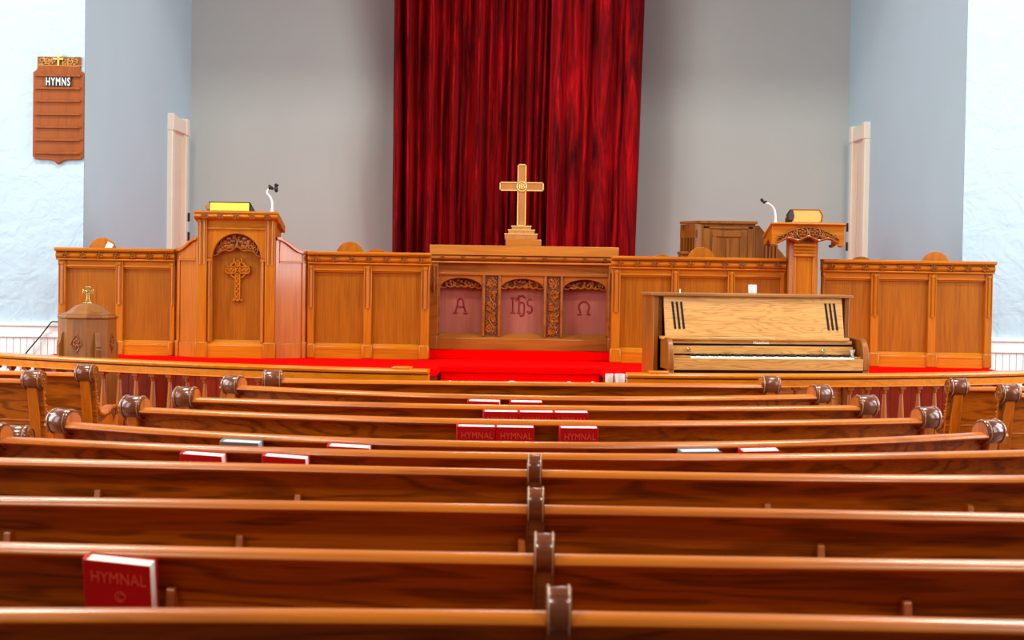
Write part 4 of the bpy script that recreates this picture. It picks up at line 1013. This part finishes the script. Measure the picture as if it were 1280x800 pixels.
def end_set(r, cv, x, th, dz, length, side, carve=0):
    """scrolled pew end: side -1 left end, +1 right end, 0 divider; x = middle of the scroll"""
    M = cv.frame(x) @ Matrix.Translation((0, 0, dz))
    poly = [(.048, .86), (-.022, .86)] + EB + EF
    q = MB().prism_x(poly, -th/2, th/2); q.xform(M); e = q.build('end_panel' if side else 'divider_panel', 'pew_end', r, bevel=.006)
    hl = length/2; rd = .0545
    gr = [(.93, -hl), (1, -hl+.006), (1, -hl+.014), (.945, -hl+.018), (.985, -hl+.022), (.985, hl-.022), (.945, hl-.018), (1, hl-.014), (1, hl-.006), (.93, hl)] if side else [(.95, -hl), (1, -hl+.004), (.96, -hl+.010), (.96, hl-.010), (1, hl-.004), (.95, hl)]
    q = MB().lathe([(rd*a_, b_) for a_, b_ in gr], (0, .008, .878), 24, 0, 'X'); q.xform(M); s_ = q.build('scroll', 'pew_scroll', r, smooth=50)
    offs = (-hl+.012, hl-.012) if side else (-hl+.004, hl-.004)
    for o_ in offs:
        q = MB().tube([(o_, .008 + (rd+.0005)*math.cos(2*PI*i/28), .878 + (rd+.0005)*math.sin(2*PI*i/28)) for i in range(28)], .0018, 5, True)
        q.xform(M); q.build('scroll_band', 'pew_glint', s_)
    if side:
        for sg in (-1, 1):
            lo_, hi_ = (hl, hl+.004) if sg > 0 else (-hl-.004, -hl)
            MB().lathe([(rd*.80, lo_), (rd*.80, hi_)], (0, .008, .878), 24, 0, 'X').xform(M).build('scroll_face', 'pew_end', s_)
    else:
        ln = [(-.030, .85), (-.019, .80), (.022, .61), (.062, .42), (.075, .28)]
        q = MB().prism_x(ln + [(a + .02, b) for a, b in reversed(ln)], -th/2-.0012, th/2+.0012); q.xform(M)
        for sg in (-1, 1):
            w_ = MB().tube([(sg*(th/2-.002), a-.001, b) for a, b in [(-.042, .872), (-.032, .85), (-.020, .80), (.021, .61), (.061, .42), (.074, .28)]], .003, 5); w_.xform(M); q.add(w_.v, w_.f)
        q.build('divider_strap', 'pew_scroll', r)
    if carve:
        xo = carve*(th/2); xh = carve*(hl+.004)
        q = MB()
        for k in range(8):
            a = 2*PI*k/8; q.ball((xh, .008 + .026*math.cos(a), .878 + .026*math.sin(a)), .006, .011, .009, 6, 4)
        q.ball((xh, .008, .878), .008, .013, .013, 8, 5)
        q.tube([(xh, .008 + .043*math.cos(2*PI*i/24), .878 + .043*math.sin(2*PI*i/24)) for i in range(24)], .0055, 5, True)
        q.xform(M); q.build('rosette', 'oak_carve', s_)
        q = MB(); line = list(reversed(EF[5:]))
        pts = []
        for (a, b), (c, d) in zip(line[:-1], line[1:]):
            for i in range(3): pts.append((a + (c-a)*i/3, b + (d-b)*i/3))
        q.tube([(xo + carve*.004, a-.014, b-.008) for a, b in pts], .013, 6)
        for i, (a, b) in enumerate(pts[:20]): q.ball((xo + carve*.012, a-.012 + .006*(-1)**i, b-.006), .012, .0115, .010, 6, 4)
        q.xform(M); q.build('carved_edge', 'pew_end', e)
        q = MB()
        inner = [(a-.034, b-.024 if b < .68 else b-.02) for a, b in pts]; inner2 = [(a-.062, b-.05 if b < .68 else b-.03) for a, b in pts]
        q.prism_x(inner + list(reversed(inner2)), min(xo, xo+carve*.002), max(xo, xo+carve*.002)); q.xform(M); q.build('recess_shade', 'oak_deep', e)  # dark strip paints the shade on the end's recessed face
def pew(label, cv, left=None, right=None, divider=None, dz=0, cl=0, cr_=0, group='curved oak pews in front of the chancel', slen=.112):
    xm = (cv.x0+cv.x1)/2
    r = thing('church_pew', label, 'pew', (xm, cv.y(xm), 0), 0, group)
    rr = [(u, z+dz) for u, z in RAILP]; bb = [(u, z+dz) for u, z in BACKP]; ss = [(u, z+dz) for u, z in SEATP]
    MB().sweep(rr, cv.path()).build('top_rail', 'pew_rail', r, smooth=50)
    MB().sweep(bb, cv.path()).build('backrest', 'pew_board', r, smooth=25)
    MB().sweep(ss, cv.path()).build('seat', 'pew_board', r, smooth=40)
    e = slen/2
    if left: end_set(r, cv, cv.x0 + e, .06, dz, slen, -1, cl)
    if right: end_set(r, cv, cv.x1 - e, .06, dz, slen, 1, cr_)
    if divider: end_set(r, cv, cv.solve(divider), .05, dz, .050, 0)
    return r
rows = {}
def row(i, label, pix, pl, pr, deg=2, **k):
    cv = Curve(pix, ZTOPR, pl, pr, deg); rows[i] = (cv, pew(label, cv, **k))
row(1, 'frontmost curved pew, its rail nearest the communion rail and steps', [(350, 473.8), (420, 474.4), (660, 477.5), (954, 480.3)], 329, 974, left=1, right=1)
row(2, 'second curved pew from the communion rail, with two red hymnals behind it', [(302.5, 482), (420, 487), (580, 493), (640, 494.4), (1012, 493)], 280, 1037, left=1, right=1)
row(3, 'third curved pew from the communion rail, with three touching red hymnals behind it', [(243.7, 496.9), (420, 501.3), (660, 507.5), (900, 507.5), (1070, 506.9)], 219, 1095, left=1, right=1)
row(4, 'fourth curved pew from the communion rail, with a pair and a single hymnal behind it', [(181, 509.8), (300, 514.4), (420, 518.7), (660, 525.6), (900, 526), (1142, 522.5)], 154, 1172, left=1, right=1)
row(5, 'fifth curved pew from the communion rail, with two grey and two red books behind it', [(99.8, 528.9), (160, 533.2), (300, 540.8), (660, 552.8), (1040, 549.4), (1120, 545.6), (1212, 541.3)], 64, 1251, left=1, right=1)
row(6, 'sixth and widest curved pew, two red hymnals behind its near end', [(7, 546.4), (160, 552.5), (660, 566.5), (1000, 567), (1280, 562.7)], -26, 1345, left=1, right=1)
rows[6][1]['label'] = 'sixth curved pew from the communion rail, directly ahead of the first divided pew'
G2 = 'long divided oak pews near the camera'
row(7, 'farthest of the four long divided pews, small bracket pegs on its back', [(0, 572), (160, 577), (660, 586), (860, 591), (1000, 593.5), (1280, 594.3)], -110, 1400, 3, left=1, right=1, divider=668.5, group=G2)
row(8, 'second farthest long divided pew, its scroll divider just above the lone hymnal pew', [(0, 620.5), (160, 624), (640, 629.6), (860, 636), (1280, 642)], -110, 1400, 2, left=1, right=1, divider=669.5, group=G2)
row(9, 'long divided pew with a single large red hymnal leaning on its back', [(0, 678.6), (320, 685), (560, 691), (860, 696), (1280, 701)], -110, 1400, 2, left=1, right=1, divider=680, group=G2)
row(10, 'nearest long divided pew, cut off along the bottom of the photo', [(0, 761), (560, 764), (880, 767), (1280, 776.5)], -110, 1400, 2, left=1, right=1, divider=698, group=G2)
# side sections
class Line(Curve):
    def __init__(s, px, py, ang, length, sgn, z=ZTOPR, n=6):
        p = PZ(px, py, z); k = math.tan(ang)
        s.c = np.array([k, p.y - k*p.x]); s.d = np.polyder(s.c); s.z = z; s.n = n
        s.x0, s.x1 = (p.x - length, p.x) if sgn < 0 else (p.x, p.x + length)
GS = 'side-aisle oak pews with carved ends'
pew('pew across the left aisle with carved rosette end, nearer the communion rail', Line(118, 466.4, math.radians(-7), 2.6, -1), right=1, cr_=1, group=GS)
pew('pew across the left aisle with carved rosette end, second from the communion rail', Line(53, 474.6, math.radians(-7), 2.3, -1), right=1, cr_=1, group=GS)
p3 = PZ(37, 560.5-9, .824)
l3 = Line(37, 0, 0, 2.0, -1) if False else None
Y3 = 7.3
class Flat(Line):
    def __init__(s, x, y, ang, length, sgn, z):
        k = math.tan(ang); s.c = np.array([k, y - k*x]); s.d = np.polyder(s.c); s.z = z; s.n = 6
        s.x0, s.x1 = (x - length, x) if sgn < 0 else (x, x + length)
pew('low pew at the left picture edge, only its carved scroll tip showing', Flat(P(36, 540, Y3).x, Y3, math.radians(-7), 1.6, -1, ZTOPR-.056), right=1, cr_=1, dz=-.056, group=GS)
pew('pew across the right aisle with carved rosette end, nearer the communion rail', Line(1186, 483.4, math.radians(7), 2.4, 1), left=1, cl=-1, group=GS)
pew('pew across the right aisle with carved rosette end, at the right picture edge', Line(1250, 491.4, math.radians(7), 2.2, 1), left=1, cl=-1, group=GS)

# ------------------------------------------------------------------ racks on the pew backs
def rack(i, pa, pb, shelf=True):
    cv, r = rows[i]
    def brk(px):
        M = cv.frame(cv.solve(px))
        q = MB().prism_x([(.026, .780), (-.006, .780), (-.012, .772), (-.018, .735), (-.05, .70), (-.082, .68), (-.088, .609), (-.02, .59), (.04, .61)], -.011, .011); q.xform(M); return q
    if not shelf: brk(pa).build('rack_bracket', 'pew_end', r, bevel=.003); return
    x0, x1 = cv.solve(pa), cv.solve(pb); pth = cv.path(x0, x1, 6)
    k = MB().sweep([(-.078, .614), (.055, .614), (.052, .628), (-.078, .628)], pth).build('book_rack', 'pew_board', r, bevel=.002)
    MB().sweep([(-.088, .610), (-.078, .610), (-.078, .680), (-.088, .680)], pth).build('rack_lip', 'pew_rail', k)
    brk(pa).build('rack_bracket', 'pew_end', k, bevel=.003); brk(pb).build('rack_bracket', 'pew_end', k, bevel=.003)
rack(2, 563, 742); rack(3, 588, 770); rack(4, 556, 758); rack(5, 262, 492); rack(5, 790, 1000); rack(6, 205, 420)
rack(7, 123, 373); rack(7, 960, 1213); rack(8, 10, 300); rack(8, 1027, 1318); rack(8, 653, 653, False); rack(9, -135, 214.5); rack(9, 1135, 1480)

# ------------------------------------------------------------------ hymnals
BW, BH, BT = .1695, .230, .048
def hymnal_parts(r, grey=False, text=True):
    c, p = ('cover_grey', 'page_grey') if grey else ('cover_red', 'page')
    # local: x across, y toward the altar, z up, origin at the foot of the far face
    q = MB(); q.box(-BW/2, BW/2, -BT, -BT+.004, 0, BH); q.box(-BW/2, BW/2, -.004, 0, 0, BH); q.prism_z([(-BW/2+.004, -BT), (-BW/2-.004, -BT+.006), (-BW/2-.006, -BT/2), (-BW/2-.004, -.006), (-BW/2+.004, 0)], 0, BH)
    cov = q.build('cover', c, r, local=True, bevel=.0015)
    MB().box(-BW/2+.003, BW/2-.005, -BT+.004, -.004, .004, BH-.004).build('page_block', p, r, local=True)
    if text:
        t = text_mesh('HYMNAL', .040, .0006, .0, 1.05).xform(Matrix.Translation((.003, -BT-.0006, BH-.042)) @ TO_FRONT @ Matrix.Diagonal((.85, 1.05, 1, 1)))
        t.tube([(.006 + .013*math.cos(2*PI*i/20), -BT-.0006, BH-.088 + .013*math.sin(2*PI*i/20)) for i in range(20)], .0012, 4, True)
        t.tube([(.008 + .008*math.cos(.8+4.6*i/12), -BT-.0006, BH-.088 + .008*math.sin(.8+4.6*i/12)) for i in range(13)], .0014, 4)
        t.build('title', 'title_red', cov, local=True, smooth=0, fix=False)
proto_red = None
def place_book(i, pa, pb, label, grey=False, lean=14, side=0, yaw=0, dz=0, push=0):
    global proto_red, proto_grey
    cv, _ = rows[i]
    key = 'g' if grey else 'r'
    if protos.get(key) is None:
        r = thing('hymnal', label, 'hymnal'); hymnal_parts(r, grey, not grey); protos[key] = r
        if grey: r.name = 'songbook'
    else:
        r = copy_tree(protos[key])
    tag(r, label, 'hymnal' if not grey else 'songbook', 'red hymnals in the pew racks' if not grey else 'grey songbooks in the pew racks')
    aim = (pa+pb)/2
    for _ in range(4):
        M = book_matrix(cv, cv.solve(aim), lean, side, yaw, dz, push)
        aim += (pa+pb)/2 - proj(M @ Vector((0, -BT, BH)))[0]
    r.location = M.translation; r.rotation_euler = M.to_euler()
    return r
def book_matrix(cv, x, lean, side, yaw, dz, push):
    return cv.frame(x) @ Matrix.Translation((0, -.047 + BH*math.sin(math.radians(lean)) - push, .629+dz+BT*math.sin(math.radians(lean))+BW/2*abs(math.sin(math.radians(side))))) @ Matrix.Rotation(math.radians(yaw), 4, 'Z') @ Matrix.Rotation(math.radians(side), 4, 'Y') @ Matrix.Rotation(math.radians(lean), 4, 'X')
def proj(p):
    q = co.matrix_world.inverted() @ p; return 640 + F*q.x/-q.z, 400 - F*q.y/-q.z
protos = {}
place_book(9, 99, 191, 'large single red hymnal on the second nearest pew, cover lettering facing the camera', lean=15, side=3, yaw=-8, push=.011)
place_book(6, 222, 279, 'red hymnal on the sixth pew, the outer of two at the left', lean=13, side=1, yaw=-7, push=.010)
place_book(6, 327, 382, 'red hymnal on the sixth pew, the one nearer the middle of the two', lean=13, side=2, yaw=-7, push=.010)
place_book(5, 272, 325, 'grey songbook at the left, beside a red hymnal on the fifth pew', True, lean=13)
place_book(5, 409, 461, 'red hymnal a short way beside the grey songbook at the left', lean=15, side=1)
place_book(5, 852, 903, 'grey songbook in the rack toward the right-hand end of the fifth pew', True, lean=15)
place_book(5, 927, 979, 'red hymnal beside the grey songbook at the right', lean=17)
place_book(4, 571, 619.5, 'red hymnal with HYMNAL lettering, first of the touching pair on the fourth pew', lean=12)
place_book(4, 620.5, 668, 'red hymnal with HYMNAL lettering, second of the touching pair, beside the gap', lean=12)
place_book(4, 700.5, 748.5, 'red hymnal with HYMNAL lettering standing alone past the gap', lean=12)
place_book(3, 604.5, 648.5, 'red hymnal, first of the row of three touching ones', lean=12)
place_book(3, 649.2, 692.5, 'red hymnal, middle one of the row of three', lean=12)
place_book(3, 693.2, 736.5, 'red hymnal, last of the row of three touching ones', lean=12)
place_book(2, 583.5, 625, 'red hymnal tilted so its page edge shows, farthest back of all with its neighbour', lean=14, side=0, yaw=-6, push=.006)
place_book(2, 638, 678.5, 'red hymnal standing straight beside the tilted one in the farthest rack', lean=15)

# ------------------------------------------------------------------ communion table with glasses, mostly behind the front pew
YT_ = 11.5; ztab = .772
tx = lambda px: P(px, 470, YT_).x
ta, tb = tx(540), tx(800)
tab = thing('communion_table', 'low wooden table on the chancel floor hidden behind the front pew', 'table', ((ta+tb)/2, YT_, ZC))
MB().box(ta, tb, YT_-.2, YT_+.2, ztab-.03, ztab).build('table_top', 'oak_h', tab, bevel=.005)
MB().box(ta+.05, tb-.05, YT_-.16, YT_+.16, ztab-.11, ztab-.03).build('apron', 'oak_h', tab, bevel=.003)
for x in (ta+.06, tb-.06):
    for y in (YT_-.15, YT_+.15): MB().box(x-.025, x+.025, y-.025, y+.025, ZC, ztab-.03).build('leg', 'oak_v', tab, bevel=.004)
def tumbler(px0, px1, label):
    x = (tx(px0)+tx(px1))/2; r_ = (tx(px1)-tx(px0))/2; h = P(768, 467.2, YT_).z-ztab
    r = thing('glass_tumbler', label, 'glass', (x, YT_, ztab), 0, 'glass tumblers by the rail end')
    q = MB().lathe([(r_*.86, 0), (r_*.95, .006), (r_, h), (r_*.9, h), (r_*.84, .012)], (0, 0, 0), 20); q.build('glass_body', 'glass', r, local=True)
    MB().lathe([(r_*.83, .013), (r_*.86, h*.75)], (0,0,0), 18).build('white_filling', 'milk', r, local=True)
tumbler(756.5, 766.8, 'narrower white-filled glass tumbler beside the red carpeted step')
tumbler(768, 781.5, 'wider white-filled glass tumbler next to the end of the communion rail')
def cap(px, w, ytop, label):
    x = tx(px); r_ = w/2/191; h = P(px, ytop+.25, YT_).z-ztab
    o = MB().lathe([(r_, 0), (r_, h*.75), (r_*.8, h*.93), (r_*.3, h)], (x, YT_, ztab), 16).build('white_candle', 'milk'); tag(o, label, 'candle', 'white candles behind the front pew')
cap(640, 12, 475.9, 'widest of the white rounded candle tops peeking over the front pew, at the middle')
cap(711.5, 7, 476.6, 'small white candle top peeking over the front pew, between the wide one and the glasses')
cap(741, 6.5, 476.8, 'small white candle top peeking over the front pew close to the glass tumblers')
x = tx(567)
o = MB().prism_y([(x-.032, ztab), (x-.03, ztab+.037), (x+.03, ztab+.030), (x+.03, ztab)], YT_-.05, YT_+.05).build('folded_paper', 'paper'); tag(o, 'slanting white paper edge peeking over the front pew near the rail end post', 'paper')

# ------------------------------------------------------------------ hymn board
YH_ = YW - .0
hx = lambda px, py=135: P(px, py, YH_-.03).x
hz_ = lambda py, px=72: P(px, py, YH_-.03).z
hb = thing('hymn_board', 'wooden hymn board with empty slats, carved crest and HYMNS lettering', 'hymn board', (hx(72.5), YH_-.03, hz_(204)))
x0, x1, c = hx(41), hx(104.6), hx(72.7)
zt, zb = hz_(82.5), hz_(199); zp = hz_(205.7)
pts = [(x0, zt-.05), (x0+.012, zt-.045), (x0+.03, zt-.028), (x0+.035, zt), (x1-.035, zt), (x1-.03, zt-.028), (x1-.012, zt-.045), (x1, zt-.05),
       (x1, zb+.02), (x1-.012, zb+.012), (x1-.02, zb-.004), (x1-.05, zb-.004), (c+.06, zb-.006), (c+.03, zb-.018), (c, zp), (c-.03, zb-.018), (c-.06, zb-.006), (x0+.05, zb-.004), (x0+.02, zb-.004), (x0+.012, zb+.012), (x0, zb+.02)]
MB().prism_y(pts, YH_-.03, YH_).build('board', 'board', hb, bevel=.005)
for py in (94, 110, 126, 142.5, 158.5, 174.5, 191):
    z = hz_(py); q = MB().box(x0+.02, x1-.025, YH_-.048, YH_-.03, z-.012, z-.004); q.box(x0+.02, x1-.025, YH_-.052, YH_-.046, z-.012, z+.006); q.build('number_slat', 'board', hb, bevel=.002)  # lipped slats for the hymn number cards
a, b, z0, z1 = hx(56.6), hx(89), hz_(108.5), hz_(95.7)
pl_ = MB().box(a, b, YH_-.044, YH_-.036, z0, z1).build('title_plate', 'black', hb)
t = text_mesh('HYMNS', 1, .0, .014, 1.22); xs = [v[0] for v in t.v]; zs = [v[1] for v in t.v]
w_, h_ = max(xs)-min(xs), max(zs)-min(zs); mx_, mz_ = (max(xs)+min(xs))/2, (max(zs)+min(zs))/2
t = MB().add([((v[0]-mx_)/w_*(b-a)*.93, v[2], (v[1]-mz_)/h_*(z1-z0)*.80) for v in t.v], t.f); t.v = [(v[0]+(a+b)/2, YH_-.0455, v[2]+(z0+z1)/2) for v in t.v]
t.build('lettering', 'paper', pl_, smooth=0, fix=False)
q = MB(); ct, cb = hz_(69.5), zt
q.box(hx(46), hx(100.5), YH_-.018, YH_-.008, cb-.01, ct-.008); g = q.build('crest', 'oak_carve', hb)
q = MB()
for sg in (-1, 1):
    for k in range(3): spiral(q, c + sg*(.045+.045*k), YH_-.024, (ct+cb)/2 + .008*(-1)**k, .024, 1.3, sg*(-1)**k, .0055, 1)
    for k in range(26): q.ball((c + sg*R.uniform(.03, .155), YH_-.022, R.uniform(cb, ct-.01)), .012, .007, .008, 6, 4, Matrix.Rotation(R.uniform(-1.5, 1.5), 3, 'Y'))
q.tube([(hx(46), YH_-.022, cb+.002), (hx(100.5), YH_-.022, cb+.002)], .006, 5)
q.build('crest_carving', 'bronze', g)
q = MB().box(c-.007, c+.007, YH_-.04, YH_-.028, cb+.0, hz_(66.5)); q.box(c-.04, c+.04, YH_-.04, YH_-.028, hz_(74.8), hz_(72.6)); q.build('crest_cross', 'gilt', hb, bevel=.002)
# power cord on the wainscot
zl_ = lambda px, py: P(px, py, YW-.07)
pts = [zl_(74, 402.5), zl_(66, 402), zl_(63.5, 403.5), zl_(60, 408), zl_(52, 418.5), zl_(42, 430), zl_(32, 442), zl_(20, 458), zl_(10, 475)]
pts += [Vector((pts[-1].x-.1, YW-.08, .3)), Vector((pts[-1].x-.15, YW-.1, .008)), Vector((pts[-1].x-.5, YW-.15, .008))]
o = MB().tube(pts, .0055, 6).build('power_cord', 'black'); tag(o, 'thin black cord slanting down the white beadboard beside the oak screen', 'cord')

# ------------------------------------------------------------------ light
w = bpy.data.worlds.new('world'); sc.world = w; w.use_nodes = True
w.node_tree.nodes['Background'].inputs[0].default_value = (.95, .97, 1, 1); w.node_tree.nodes['Background'].inputs[1].default_value = .09
def area(name, loc, rot, sx, sy, power, col):
    l = bpy.data.lights.new(name, 'AREA'); l.shape = 'RECTANGLE'; l.size = sx; l.size_y = sy; l.energy = power; l.color = col
    o = bpy.data.objects.new(name, l); C.objects.link(o); o.location = loc; o.rotation_euler = rot; return o
for y, e_ in ((5.5, 150), (8.6, 240), (11.3, 260)):
    area('nave_window_light', (-7.3, y, 3.3), (0, -PI/2, 0), 4.4, 1.7, e_, (.93, .96, 1))
    area('nave_window_light', (7.3, y, 3.3), (0, PI/2, 0), 4.4, 1.7, e_, (.93, .96, 1))
for x in (-3.4, 3.4):
    for y, e_ in ((.5, 210), (5.5, 200), (10.6, 320)): area('unseen_ceiling_lamp', (x, y, 7.0), (0, 0, 0), 1.0, 1.0, e_, (1, .93, .84))  # rear pair added, unseen, so the rails cast shade on the pew backs
area('chancel_lamp', (0, 16.3, 5.3), (0, 0, 0), 1.2, .6, 80, (1, .97, .92))
